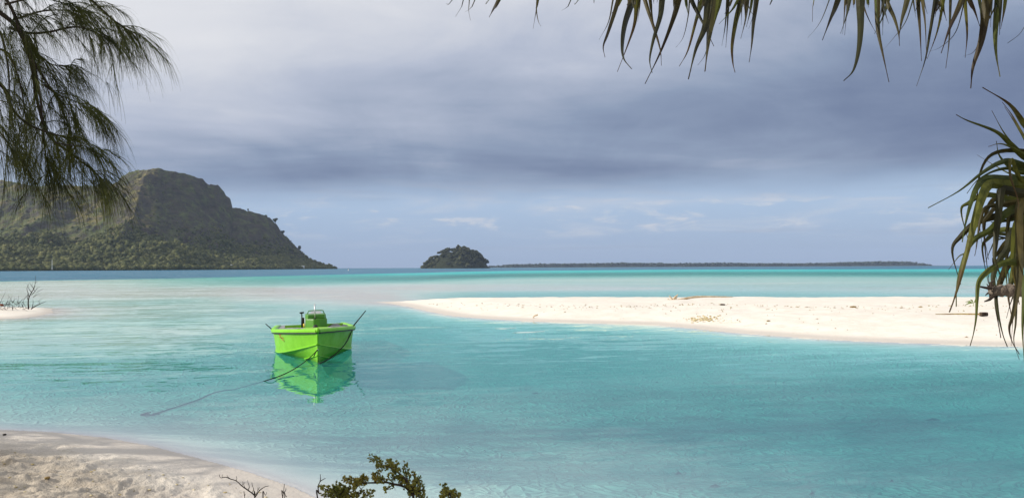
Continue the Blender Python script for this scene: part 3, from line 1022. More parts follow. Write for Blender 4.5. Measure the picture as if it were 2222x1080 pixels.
def hull_pt(s, k):
    """k 0..1 gunwale to chine, 1..2 chine to keel"""
    g, c = half_g(s), half_c(s)
    if k <= 1:
        z = z_g(s) + (z_c(s) - z_g(s)) * k
        x = g + (c - g) * (k ** 0.75)
    else:
        q = k - 1
        ci = c * 0.965
        x = ci * (1 - q) ** 0.92
        z = z_c(s) - 0.008 + (z_k(s) - z_c(s)) * q
    x = max(x, 0.010)
    return Vector((x, s + rake(z, s), z))


KS = [0, 0.05, 0.3, 0.6, 0.9, 0.985, 1.0, 1.001, 1.12, 1.4, 1.7, 1.92, 2.0]
m = MB()
vs = []
for s in SS:
    rowp = [hull_pt(s, k) for k in KS]
    full = [Vector((-p.x, p.y, p.z)) for p in rowp] + [p for p in reversed(rowp)]
    vs += full
nn = 2 * len(KS)
fs = []
for i in range(len(SS) - 1):
    for j in range(nn - 1):
        a = i * nn + j
        fs.append((a, a + nn, a + nn + 1, a + 1))
fs.append(tuple((len(SS) - 1) * nn + j for j in range(nn)))
fs.append(tuple(j for j in range(nn - 1, -1, -1)))
m.add(vs, fs)
hull = m.build('hull', M_HULL, boat, True)
hull.data.set_sharp_from_angle(angle=R(24))

# gunwale cap
for sd in (-1, 1):
    m = MB()
    prof = []
    vs, fs = [], []
    for s in SS:
        p = hull_pt(s, 0)
        for (ox, oz) in ((0.035, -0.035), (0.045, 0.0), (0.03, 0.035), (-0.03, 0.045), (-0.12 * min(1, s / 0.4), 0.042), (-0.12 * min(1, s / 0.4), 0.02)):
            vs.append((sd * max(p.x + ox, 0.0), p.y - (0.02 if s < 0.05 else 0), p.z + oz))
    for i in range(len(SS) - 1):
        for j in range(5):
            a = i * 6 + j
            f = (a, a + 1, a + 7, a + 6)
            fs.append(f if sd < 0 else f[::-1])
    m.add(vs, fs)
    m.build('gunwale', M_GREEN, boat, True)
    # black rubber strip under the cap and a thin pinstripe below it
    m = MB(); m.tube([Vector((sd * (hull_pt(s, 0).x + 0.016), hull_pt(s, 0).y - 0.005, hull_pt(s, 0).z - 0.045)) for s in SS], 0.019, 6)
    m.build('rub_rail', M_BLACK, boat, True)
    m = MB(); m.tube([Vector((sd * (hull_pt(s, 0.13).x + 0.002), hull_pt(s, 0.13).y, hull_pt(s, 0.13).z)) for s in SS], 0.007, 5)
    m.build('pinstripe', M_BLACK, boat, True)
    # raised spray rails
    for k0, k1, rr_ in ((0.975, 0.985, 0.019), (1.46, 1.50, 0.016), (1.86, 1.80, 0.013)):
        m = MB()
        m.tube([Vector((sd * (q.x + 0.004), q.y, q.z)) for q in (hull_pt(s, k0 + (k1 - k0) * s / LB) for s in SS)], rr_, 6)
        m.build('spray_rail', M_GREEN, boat, True)

m = MB(); m.tube([(0, -0.345, 0.70), (0, -0.335, 0.765), (0, -0.30, 0.782)], [0.035, 0.045, 0.03], 8); m.build('bow_cap', M_GREEN, boat, True)
# deck: closed foredeck, side decks round an open cockpit
m = MB()
vs, fs = [], []
DS = [s for s in SS if s <= 2.25]
for s in DS:
    p = hull_pt(s, 0)
    for q in (-1, -0.5, 0, 0.5, 1):
        vs.append((p.x * 0.97 * q, p.y, p.z + 0.022 + 0.035 * (1 - q * q)))
for i in range(len(DS) - 1):
    for j in range(4):
        a = i * 5 + j
        fs.append((a, a + 1, a + 6, a + 5))
m.add(vs, fs)
m.build('foredeck', M_GREEN2, boat, True)
for sd in (-1, 1):
    m = MB(); vs, fs = [], []
    D2 = [s for s in SS if s >= 2.2]
    for s in D2:
        p = hull_pt(s, 0)
        vs += [(sd * p.x * 0.97, p.y, p.z + 0.024), (sd * p.x * 0.72, p.y, p.z + 0.030), (sd * p.x * 0.72, p.y, 0.18)]
    for i in range(len(D2) - 1):
        for j in range(2):
            a = i * 3 + j
            fs.append((a, a + 1, a + 4, a + 3))
    m.add(vs, fs); m.build('side_deck', M_GREY, boat)
m = MB(); m.box((0, 3.6, 0.17), (1.44, 2.9, 0.03)); m.build('cockpit_floor', M_GREY, boat)
m = MB(); m.box((0, 2.21, 0.45), (1.40, 0.03, 0.52)); m.build('bulkhead', M_GREEN2, boat)
m = MB(); m.box((0, 4.15, 0.36), (1.38, 0.36, 0.34)); bevel(m.build('thwart', M_GREEN2, boat), 0.02)

BOX0 = set(boat.children)
# wheelhouse box on the foredeck
cx = 0.035
m = MB()
m.prism([(cx - 0.25, 1.62), (cx - 0.07, 1.44), (cx + 0.07, 1.44), (cx + 0.255, 1.60), (cx + 0.255, 2.15), (cx - 0.25, 2.15)], 0.66, 0.93, 0.015)
cons = bevel(m.build('console', M_GREEN3, boat), 0.012)
m = MB()
m.prism([(cx - 0.255, 1.66), (cx - 0.20, 1.56), (cx + 0.19, 1.56), (cx + 0.235, 1.66), (cx + 0.235, 2.15), (cx - 0.255, 2.15)], 0.932, 1.035, 0.03)
bevel(m.build('hatch_box', M_GREEN3, cons), 0.012)
m = MB()
m.tube(smooth_line([(cx - 0.20, 1.72, 1.04), (cx - 0.19, 1.72, 1.085), (cx - 0.14, 1.72, 1.122), (cx + 0.13, 1.72, 1.122), (cx + 0.17, 1.72, 1.10), (cx + 0.195, 1.72, 1.04)], 4), 0.011, 6)
m.build('hand_rail', M_GREEN3, cons, True)
m = MB()
m.add([(cx - 0.16, 1.80, 1.046), (cx + 0.14, 1.80, 1.046), (cx + 0.10, 1.86, 1.10), (cx - 0.11, 1.86, 1.10), (cx - 0.16, 1.83, 1.046), (cx + 0.14, 1.83, 1.046), (cx + 0.10, 1.88, 1.10), (cx - 0.11, 1.88, 1.10)],
      [(0, 1, 2, 3), (7, 6, 5, 4), (0, 4, 5, 1), (1, 5, 6, 2), (2, 6, 7, 3), (3, 7, 4, 0)])
m.build('windscreen', M_ALU, cons)
m = MB(); m.tube([(cx - 0.035, 1.50, 0.925), (cx - 0.035, 1.50, 1.30)], 0.015, 10)
mast = m.build('mast', M_ALU, boat, True)
m = MB(); m.tube([(cx - 0.035, 1.50, 0.925), (cx - 0.035, 1.50, 0.955)], 0.028, 10); m.build('mast_foot', M_BLACK, mast)
# black post with a cross head, its motor bracket and a yellow float beside it
m = MB(); m.tube([(cx - 0.335, 1.75, 0.72), (cx - 0.335, 1.75, 1.07)], [0.022, 0.014], 8)
post = m.build('steering_post', M_BLACK, boat, True)
m = MB(); m.tube([(cx - 0.385, 1.75, 1.075), (cx - 0.285, 1.75, 1.085)], 0.020, 8); m.build('cross_head', M_BLACK, post)
m = MB(); m.box((cx - 0.305, 1.77, 0.89), (0.055, 0.09, 0.14)); m.box((cx - 0.325, 1.77, 0.80), (0.05, 0.07, 0.08)); bevel(m.build('bracket', M_BLACK, post), 0.012)
m = MB(); m.tube([(cx - 0.285, 1.70, 0.735), (cx - 0.285, 1.70, 0.82)], [0.022, 0.026], 8); m.build('yellow_float', M_YELLOW, boat, True)
m = MB(); m.tube([(cx - 0.262, 1.66, 0.735), (cx - 0.262, 1.66, 0.95)], 0.009, 8); m.build('white_tube', M_WHITE, boat, True)


for o in set(boat.children) - BOX0:
    o.location.z -= 0.05


def dome(mb, c, r, h, n=12, k=4):
    vs, fs = [], []
    for i in range(k):
        a = i / k * math.pi / 2
        for j in range(n):
            b = 2 * math.pi * j / n
            vs.append((c[0] + r[0] * math.cos(a) * math.cos(b), c[1] + r[1] * math.cos(a) * math.sin(b), c[2] + h * math.sin(a)))
    vs.append((c[0], c[1], c[2] + h))
    for i in range(k - 1):
        for j in range(n):
            fs.append((i * n + j, i * n + (j + 1) % n, (i + 1) * n + (j + 1) % n, (i + 1) * n + j))
    for j in range(n):
        fs.append(((k - 1) * n + j, (k - 1) * n + (j + 1) % n, k * n))
    mb.add(vs, fs)


m = MB(); dome(m, (-0.01, 0.95, 0.72), (0.062, 0.062), 0.065); m.build('mooring_bitt', M_BLACK, boat, True)
for (x, y) in ((-0.47, 1.50), (-0.62, 1.95)):
    m = MB(); m.box((x, y, 0.772 - 0.066 * y), (0.07, 0.10, 0.045)); m.build('deck_cleat', M_GREEN3, boat)
for sd in (-1, 1):                                         # grey canvas lying along both sides of the foredeck
    m = MB(); vs, fs = [], []
    T = [s for s in SS if 0.7 < s < 2.3]
    for s in T:
        p = hull_pt(s, 0)
        for q, dz_ in ((0.90, 0.030), (0.78, 0.052), (0.62, 0.050), (0.45, 0.056)):
            vs.append((sd * p.x * q, p.y + 0.05 * q, p.z + dz_ + 0.012 * math.sin(s * 9 + q * 7)))
    for i in range(len(T) - 1):
        for j in range(3):
            a = i * 4 + j
            f = (a, a + 1, a + 5, a + 4)
            fs.append(f if sd > 0 else f[::-1])
    m.add(vs, fs); m.build('canvas_cover', M_GREY, boat, True)
for (x, y, r) in ((0.50, 2.0, 0.10), (0.72, 1.85, 0.07), (0.40, 2.1, 0.05)):
    m = MB(); dome(m, (x, y, 0.645), (r * 1.3, r), r * 0.75, 10, 3)
    m.build('coiled_line', M_GREY if r > 0.06 else M_BLACK, boat, True)
# red registration scrawl painted on the port bow
m = MB()


def bow_pt(a, b):
    """a point on the bow plank: a metres aft, b fraction down, a hair proud of it"""
    p = hull_pt(a, b)
    return Vector((-p.x - 0.010, p.y - 0.006, p.z))


for stroke in ([(1.50, .19), (1.58, .16), (1.63, .20), (1.55, .25), (1.64, .29), (1.58, .33), (1.50, .31)],
               [(1.38, .33), (1.46, .30), (1.50, .35), (1.41, .42), (1.50, .43)], [(1.36, .47), (1.42, .50)]):
    m.tube([bow_pt(a, b) for a, b in stroke], 0.006, 5)
m.build('painted_number', M_RED, boat)
# two thin poles lashed to the sides
inv = boat.matrix_basis.inverted() if False else (Matrix.Rotation(-R(15.6), 4, 'Z') @ Matrix.Translation((-bow.x, -bow.y, 0)))
toB = lambda p: inv @ p
for (a, b, Ya, Yb) in (((600, 720), (577.5, 700), 20.6, 20.4), ((764, 713), (795.5, 676), 20.2, 20.0)):
    m = MB(); m.tube([toB(P(a[0], a[1], Ya)), toB(P(b[0], b[1], Yb))], [0.017, 0.011], 6)
    m.build('side_pole', M_BLACK, boat, True)
m = MB(); m.tube([toB(P(690.5, 758, bow.y - 0.17)) + Vector((0, 0.06, 0)), toB(P(690.5, 758, bow.y - 0.17)) + Vector((0, -0.05, 0))], 0.014, 8)
m.build('bow_eye', M_ALU, boat)

# ropes and anchor
anch = G(322, 903)
eye = P(690, 758, bow.y - 0.20)
ent = PZ(572, 826, 0.0)
pts = smooth_line([eye, P(668, 779, bow.y - 0.7), P(640, 799, bow.y - 1.55), P(610, 814, bow.y - 2.25), ent - Vector((0, 0, 0.005)),
                   G(500, 847), G(430, 868), G(370, 888), G(345, 896), G(332, 899)], 6)
pts = [Vector((p.x, p.y, max(p.z, H1(p.x, p.y) + 0.012))) for p in pts]
m = MB(); m.tube(pts, 0.010, 6)
rope = m.build('anchor_rope', M_ROPE, None, True)
tag(rope, 'dark anchor rope running from the boat bow down to the anchor by the beach', 'rope')
m = MB(); m.tube(smooth_line([eye, eye + Vector((-0.04, -0.03, -0.05)), eye + Vector((-0.09, -0.03, -0.16))], 4), [0.016, 0.010], 6)
m.build('rope_tail', M_ROPE, rope)
bow_w = (bow.x + 0.0, bow.y, 0)
m = MB(); m.tube(smooth_line([P(766, 710, 20.1), P(758, 730, 19.6), P(745, 751, 19.0), P(720, 774, 18.3), P(703, 784, 17.75), PZ(688, 789.5, -0.02),
                              PZ(672, 793, -0.10), PZ(650, 797, -0.22)], 6), 0.014, 6)
o = m.build('slack_rope', M_ROPE, None, True)
tag(o, 'slack dark rope sagging from the shaded side of the boat to its bow', 'rope')
ab = Vector((anch.x, anch.y, H1(anch.x, anch.y)))
anchor = empty('anchor', ab, R(200)); anchor.scale = (0.7, 0.7, 0.7)
m = MB(); m.tube([(-0.16, 0, 0.03), (0.16, 0, 0.05)], 0.018, 8); m.build('shank', M_BLACK, anchor)
m = MB(); m.tube(smooth_line([(0.05, -0.14, 0.05), (0.14, -0.08, 0.05), (0.17, 0, 0.05), (0.14, 0.08, 0.05), (0.05, 0.14, 0.05)], 4), 0.017, 6); m.build('arm', M_BLACK, anchor)
for sd in (-1, 1):
    m = MB(); m.add([(0.10, sd * 0.13, 0.05), (-0.05, sd * 0.17, 0.06), (0.03, sd * 0.06, 0.06), (0.10, sd * 0.13, 0.08), (-0.05, sd * 0.17, 0.09), (0.03, sd * 0.06, 0.09)],
                    [(0, 1, 2), (5, 4, 3), (0, 3, 4, 1), (1, 4, 5, 2), (2, 5, 3, 0)]); m.build('fluke', M_BLACK, anchor)
m = MB(); m.tube(smooth_line([(-0.16, 0, 0.04), (-0.22, 0.04, 0.04), (-0.26, 0, 0.04), (-0.22, -0.04, 0.04), (-0.16, 0, 0.04)], 4), 0.009, 6); m.build('ring', M_BLACK, anchor)
tag(anchor, 'dark anchor lying on the sand in the shallows beside the beach', 'anchor')

# ---------------------------------------------------------------- casuarinas
M_NEEDLE2 = M_NEEDLE


def needles(mb, base, d0, n, length, spread, droop, width, rng):
    """a tuft of thin hanging needles"""
    for _ in range(n):
        d = (d0 + Vector((rng.gauss(0, spread), rng.gauss(0, spread), rng.gauss(0, spread)))).normalized()
        L = length * (0.6 + 0.6 * rng.random())
        p = Vector(base)
        side = d.cross(Vector((rng.gauss(0, 1), rng.gauss(0, 1), rng.gauss(0, 1))))
        if side.length < 1e-3:
            continue
        side.normalize()
        seg = 4
        vs = []
        for i in range(seg + 1):
            t = i / seg
            w_ = width * (1 - 0.65 * t) * 0.5
            vs += [p - side * w_, p + side * w_]
            d = (d + Vector((0, 0, -droop / seg))).normalized()
            p = p + d * (L / seg)
        mb.add(vs, [(2 * i, 2 * i + 1, 2 * i + 3, 2 * i + 2) for i in range(seg)])


def casuarina_shape(seed, height=9.0, tufts=520):
    """trunk, limbs and drooping foliage as three meshes (for the trees behind the viewer)"""
    rng = random.Random(seed)
    tr = MB()
    tp = smooth_line([(0, 0, -0.3), (0.15, 0.1, height * 0.3), (-0.1, 0.2, height * 0.65), (0.1, 0, height)], 5)
    tr.tube(tp, [0.17, 0.03], 9)
    lm, fo_ = MB(), MB()
    for k in range(26):
        t = 0.20 + 0.76 * k / 26
        a = k * 2.4 + rng.random()
        b = tp[int(t * (len(tp) - 1))]
        L = (0.30 + 1.6 * (1 - t) ** 0.9) * (0.8 + 0.4 * rng.random())
        d = Vector((math.cos(a), math.sin(a), 0.35))
        pts = smooth_line([b, b + d * L * 0.5, b + d * L + Vector((0, 0, -0.35))], 5)
        lm.tube(pts, [0.045, 0.012], 5)
        for q in range(tufts // 26):
            c = pts[1 + int(rng.random() * (len(pts) - 1))]
            off = Vector((rng.gauss(0, 0.28), rng.gauss(0, 0.28), rng.gauss(-0.05, 0.2)))
            dd = (d + off).normalized()
            needles(fo_, c + off, dd, 13, 0.45, 0.35, 1.6, 0.020, rng)
    return tr.mesh('trunk', M_BARK, True), lm.mesh('limb', M_BARK, True), fo_.mesh('foliage', M_NEEDLE)


CAS = [casuarina_shape(5), casuarina_shape(9, 8.0, 420)]
SHADE = [((-13.0, 9.6), 0, 1.5, 0.3, 'tall casuarina tree farthest left along the beach'),
         ((-11.5, 7.6), 1, 1.15, 1.9, 'casuarina tree second from the waterline on the left beach'),
         ((-9.5, 3.4), 0, 1.0, 4.0, 'casuarina tree on the left beach nearest the overhanging one'),
         ((-7.5, 1.5), 1, 1.0, 5.2, 'casuarina tree left of the viewer on the upper beach'),
         ((-11.5, -1.5), 0, 1.2, 0.9, 'casuarina tree deepest behind the beach')]
for (xy, k, sc_, rz, lab) in SHADE:
    root = empty('casuarina_tree', (xy[0], xy[1], H1(*xy)), rz)
    root.scale = (sc_,) * 3
    for nm, me in zip(('trunk', 'limb', 'foliage'), CAS[k]):
        o = bpy.data.objects.new(nm, me); COL.objects.link(o); o.parent = root
    tag(root, lab, 'tree', 'casuarinas along the beach')

# the one whose branches hang into the picture
root = empty('casuarina_tree', (-4.5, 3.7, H1(-4.5, 3.7)))
tag(root, 'casuarina tree whose drooping needled branches hang into the upper left corner', 'tree', 'casuarinas along the beach')
base = Vector(root.location)
rng = random.Random(21)
L2 = lambda p: Vector(p) - base
tp = smooth_line([(-4.5, 3.7, base.z - 0.3), (-4.45, 3.8, 2.2), (-4.3, 3.9, 4.2), (-4.45, 3.9, 6.5), (-4.4, 3.8, 8.5)], 6)
m = MB(); m.tube([L2(p) for p in tp], [0.16, 0.03], 10); m.build('trunk', M_BARK, root, True)
YB = 4.3
LIMBS = [  # photo course of each limb, its distance, thickness at the two ends (m)
    ([(-420, -150), (-150, -60), (0, 28), (45, 75), (68, 140), (80, 215), (103, 290), (150, 330), (196, 366), (226, 392)], 4.30, (0.015, 0.003)),
    ([(-300, -180), (-60, -90), (14, 0), (40, 55), (66, 110), (84, 190), (92, 260), (98, 330), (110, 385)], 4.15, (0.011, 0.003)),
    ([(20, 60), (60, 72), (105, 70), (160, 59), (196, 66), (240, 88)], 4.35, (0.008, 0.003)),
    ([(-100, -160), (60, -80), (150, -30), (196, 0), (228, 28), (246, 44), (264, 56), (284, 70)], 4.55, (0.012, 0.003)),
    ([(-330, 40), (-120, 100), (0, 182), (28, 238), (62, 270), (112, 290), (156, 300)], 4.05, (0.014, 0.003)),
    ([(70, 130), (95, 170), (120, 205), (146, 238), (150, 270), (146, 300)], 4.30, (0.006, 0.002)),
    ([(95, 185), (125, 205), (150, 215), (180, 228), (204, 246)], 4.40, (0.005, 0.002)),
    ([(50, 95), (85, 120), (112, 140), (135, 142), (155, 146)], 4.45, (0.006, 0.002)),
    ([(-200, 180), (-60, 230), (10, 300), (32, 345)], 4.0, (0.010, 0.002)),
    ([(-160, -60), (-20, 40), (15, 130), (22, 230), (36, 320)], 4.6, (0.010, 0.002)),
    ([(40, 40), (90, 25), (140, 22), (185, 24)], 4.5, (0.006, 0.002)),
    ([(10, 10), (80, -5), (130, 5), (170, 16)], 4.2, (0.006, 0.002)),
    ([(-60, 120), (10, 110), (40, 170), (55, 250), (58, 330)], 4.35, (0.008, 0.002)),
    ([(120, 310), (150, 315), (185, 318), (210, 330)], 4.25, (0.004, 0.002)),
]
fo_ = MB()
for pts, Yd, (r0, r1) in LIMBS:
    kk = len(pts)
    line = smooth_line([P(u, v, Yd + 0.35 * (i / (kk - 1) - 0.5) + rng.gauss(0, 0.02)) for i, (u, v) in enumerate(pts)], 6)
    if pts[0][0] < -50:
        st = min(tp, key=lambda q: (q - line[0] - Vector((0, 0, -0.2))).length)
        line = [st.lerp(line[0], t) for t in (0, 0.5)] + line
    m = MB(); m.tube([L2(p) for p in line], [r0, r1], 6)
    m.build('limb', M_TWIG, root, True)
    tot = len(line)
    for i in range(2, tot):
        p = line[i]
        if p.x < -3.6:
            continue
        tl = i / tot
        d = (line[i] - line[i - 1]).normalized()
        end = i > tot - 8
        if rng.random() < (0.80 if end else 0.42):
            # a side twig carrying needles
            sd = Vector((rng.gauss(0.35, 0.7), rng.gauss(0, 0.6), rng.gauss(-0.15, 0.45)))
            dd = (d * 0.8 + sd).normalized()
            Lt = 0.10 + 0.14 * rng.random()
            tw = smooth_line([p, p + dd * Lt * 0.5, p + dd * Lt + Vector((0, 0, -0.05))], 4)
            fo_.tube([L2(q) for q in tw], [0.0028, 0.0015], 4, False)
            for q in tw[1:]:
                needles(fo_, L2(q), (dd + Vector((0.1, 0, -0.25))).normalized(), 4, 0.20, 0.26, 1.7, 0.0023, rng)
        if end:
            needles(fo_, L2(p), (d + Vector((0.1, 0, -0.1))).normalized(), 7, 0.21, 0.26, 1.6, 0.0023, rng)
# denser mass near the frame edge
for _ in range(105):
    u, v = rng.uniform(-60, 75) , rng.uniform(-60, 330)
    if u > 45 and rng.random() < 0.5:
        continue
    needles(fo_, L2(P(u, v, rng.uniform(3.9, 4.9))), Vector((0.35 + rng.gauss(0, 0.3), rng.gauss(0, 0.3), -0.35)).normalized(), 12, 0.21, 0.28, 1.8, 0.0023, rng)
for _ in range(30):
    u, v = rng.uniform(40, 190), rng.uniform(-30, 60)
    needles(fo_, L2(P(u, v, rng.uniform(4.1, 4.7))), Vector((0.7, rng.gauss(0, 0.3), -0.05)).normalized(), 10, 0.20, 0.28, 1.7, 0.0023, rng)
for (u, v, k) in ((228, 396, 5), (212, 385, 4), (200, 385, 4), (180, 360, 3), (110, 330, 4), (115, 345, 3), (165, 300, 3), (60, 335, 3), (30, 330, 4), (12, 345, 4),
                  (280, 74, 3), (266, 70, 2), (255, 75, 2), (205, 72, 3), (215, 180, 1), (160, 150, 3), (205, 235, 3), (175, 222, 2), (100, 340, 3), (220, 392, 4), (150, 380, 3), (190, 400, 3)):
    for _ in range(k):
        needles(fo_, L2(P(u + rng.gauss(0, 8), v + rng.gauss(0, 8), rng.uniform(4.15, 4.5))), Vector((0.35, rng.gauss(0, 0.2), -0.35)).normalized(), 9, 0.21, 0.26, 1.9, 0.0023, rng)
o = fo_.build('foliage', M_NEEDLE, root)
tag(o, kind='stuff')
# the rest of the crown, above and behind the frame
fo2, lm2 = MB(), MB()
for k in range(16):
    b = tp[8 + int(k * 0.95)]
    a = 1.6 + k * 0.42 * (1 if k % 2 else -1) + 1.2
    d = Vector((-abs(math.cos(a)) * 0.9, math.sin(a) * 0.8, 0.35))
    line = smooth_line([b, b + d * 1.2, b + d * 2.3 + Vector((0, 0, -0.3))], 5)
    lm2.tube([L2(p) for p in line], [0.03, 0.008], 5)
    for q in range(18):
        c = line[1 + int(rng.random() * (len(line) - 1))]
        off = Vector((rng.gauss(0, 0.25), rng.gauss(0, 0.25), rng.gauss(0, 0.18)))
        needles(fo2, L2(c + off), (d + off).normalized(), 12, 0.4, 0.35, 1.6, 0.016, rng)
lm2.build('limb', M_BARK, root, True)
o = fo2.build('foliage', M_NEEDLE, root)
tag(o, kind='stuff')

# ---------------------------------------------------------------- pandanus


def strap_leaf(pts, width, mat, parent, name='leaf', twist=0.6, taper=0.35, org=Vector((0, 0, 0)), fold=0.22, rnd=None, tv=None):
    """long keeled leaf with a thread-like tip; width in metres at its widest"""
    rnd = rnd or rng
    line = smooth_line(pts, 5)
    n_ = len(line)
    yaw = rnd.uniform(-twist, twist)
    vs, fs, al = [], [], []
    tw2 = rnd.uniform(-0.5, 0.5)
    for i, p in enumerate(line):
        t = i / (n_ - 1)
        T = (line[min(i + 1, n_ - 1)] - line[max(i - 1, 0)]).normalized()
        view = (Vector((0, 0, CAM_Z)) - p); view.normalize()
        S = T.cross(view)
        S = S.normalized() if S.length > 1e-4 else T.orthogonal().normalized()
        Nn = S.cross(T).normalized()
        a = yaw + tw2 * t
        S2 = S * math.cos(a) + Nn * math.sin(a)
        N2 = S2.cross(T).normalized()
        wd = width * min(1.0, 0.55 + t * 3) * max(0.10, (1 - t ** 1.5) ** (0.9 + taper)) * 0.5
        if tv is not None:
            k_ = max(0.0, (t - tv) / (1 - tv))
            wd = width * 0.5 * max(0.10, (1 - k_ ** 1.15) ** 1.1) * min(1.0, 0.4 + 2 * t)
        q = p - org
        vs += [q - S2 * wd, q + N2 * wd * fold * 2 + N2 * 0.0006, q + S2 * wd, q + N2 * (wd * fold * 2 - 0.0016)]
        al += [t] * 4
    for i in range(n_ - 1):
        for j in range(4):
            a, b = i * 4 + j, i * 4 + (j + 1) % 4
            fs.append((a, b, b + 4, a + 4))
    fs += [(3, 2, 1, 0), tuple((n_ - 1) * 4 + j for j in range(4))]
    mb = MB(); mb.add(vs, fs)
    o = mb.build(name, mat, parent)
    float_attr(o, 'along', al)
    return o


PT = Vector((3.35, 2.3, H1(3.35, 2.3)))
pand = empty('pandanus_tree', PT)
tag(pand, 'pandanus tree with long strap leaves overhanging the top and right of the view', 'tree')
LP = lambda p: Vector(p) - PT
rng = random.Random(4)
hubR = P(2268, 425, 3.25)
hub1 = P(1500, -330, 2.75)
hub2 = P(1940, -330, 2.75)
hub3 = P(1130, -420, 2.9)
M_PBARK = pbr('pandanus_bark', (0.24, 0.195, 0.155), 0.85, 0.2, 0.4, 14.0, 0.9, 45.0)
fork = Vector((3.15, 2.5, 2.0))
m = MB(); m.tube([LP(q) for q in smooth_line([(3.35, 2.3, PT.z - 0.3), (3.42, 2.35, 1.2), (3.34, 2.40, 1.75), (3.18, 2.47, 2.2)], 6)], [0.085, 0.055], 10)
m.build('trunk', M_PBARK, pand, True)
for hb, md in ((hubR, (2.6, 2.9, 2.35)), (hub2, (2.2, 2.6, 3.3)), (hub1, (1.6, 2.7, 3.5)), (hub3, (1.0, 2.8, 3.65))):
    if hb is hubR:
        course = [(3.38, 2.38, 1.6), (3.12, 2.55, 2.0), md, hb]
    else:
        course = [(3.30, 2.42, 1.75), (3.12, 2.5, 2.35), (2.86, 2.52, 2.9), (2.45, 2.56, 3.22)] + ([md, hb] if hb is not hub2 else [hb])
    m = MB(); m.tube([LP(q) for q in smooth_line(course, 7)], [0.056, 0.036], 9)
    m.build('branch', M_PBARK, pand, True)
# broken branch sticking in from the right
m = MB()
sl = smooth_line([P(2150, 632, 3.05), P(2185, 630, 3.05), P(2222, 631, 3.05), P(2320, 628, 3.0), (2.75, 2.6, 1.85), fork - Vector((0, 0, 0.25))], 6)
m.tube([LP(q) for q in sl], [0.019 + 0.004 * math.sin(i * 2.1) + 0.012 * min(1, i / 20) for i in range(len(sl))], 12)
stub = m.build('broken_branch', M_PBARK, pand, True)
m = MB(); m.tube([LP(P(2152, 626, 3.03)), LP(P(2138, 624, 3.03)), LP(P(2124, 621, 3.02))], [0.006, 0.003], 6)
m.tube([LP(P(2156, 640, 3.03)), LP(P(2147, 650, 3.03)), LP(P(2136, 654, 3.03))], [0.008, 0.002], 6)
m.tube([LP(P(2152, 622, 3.03)), LP(P(2150, 613, 3.03)), LP(P(2158, 608, 3.03))], [0.007, 0.003], 6)
m.tube([LP(P(2160, 640, 3.03)), LP(P(2152, 648, 3.03))], [0.006, 0.002], 6)
for k in range(9):
    a = rng.random() * 6.28
    c = P(2151 + rng.uniform(-3, 12), 631, 3.05)
    d = Vector((-0.4 * rng.random() - 0.1, math.cos(a), math.sin(a))).normalized()
    m.tube([LP(c + d * 0.012), LP(c + d * (0.022 + 0.010 * rng.random()))], [0.004, 0.001], 4)
m.build('splinters', M_TWIG, stub)

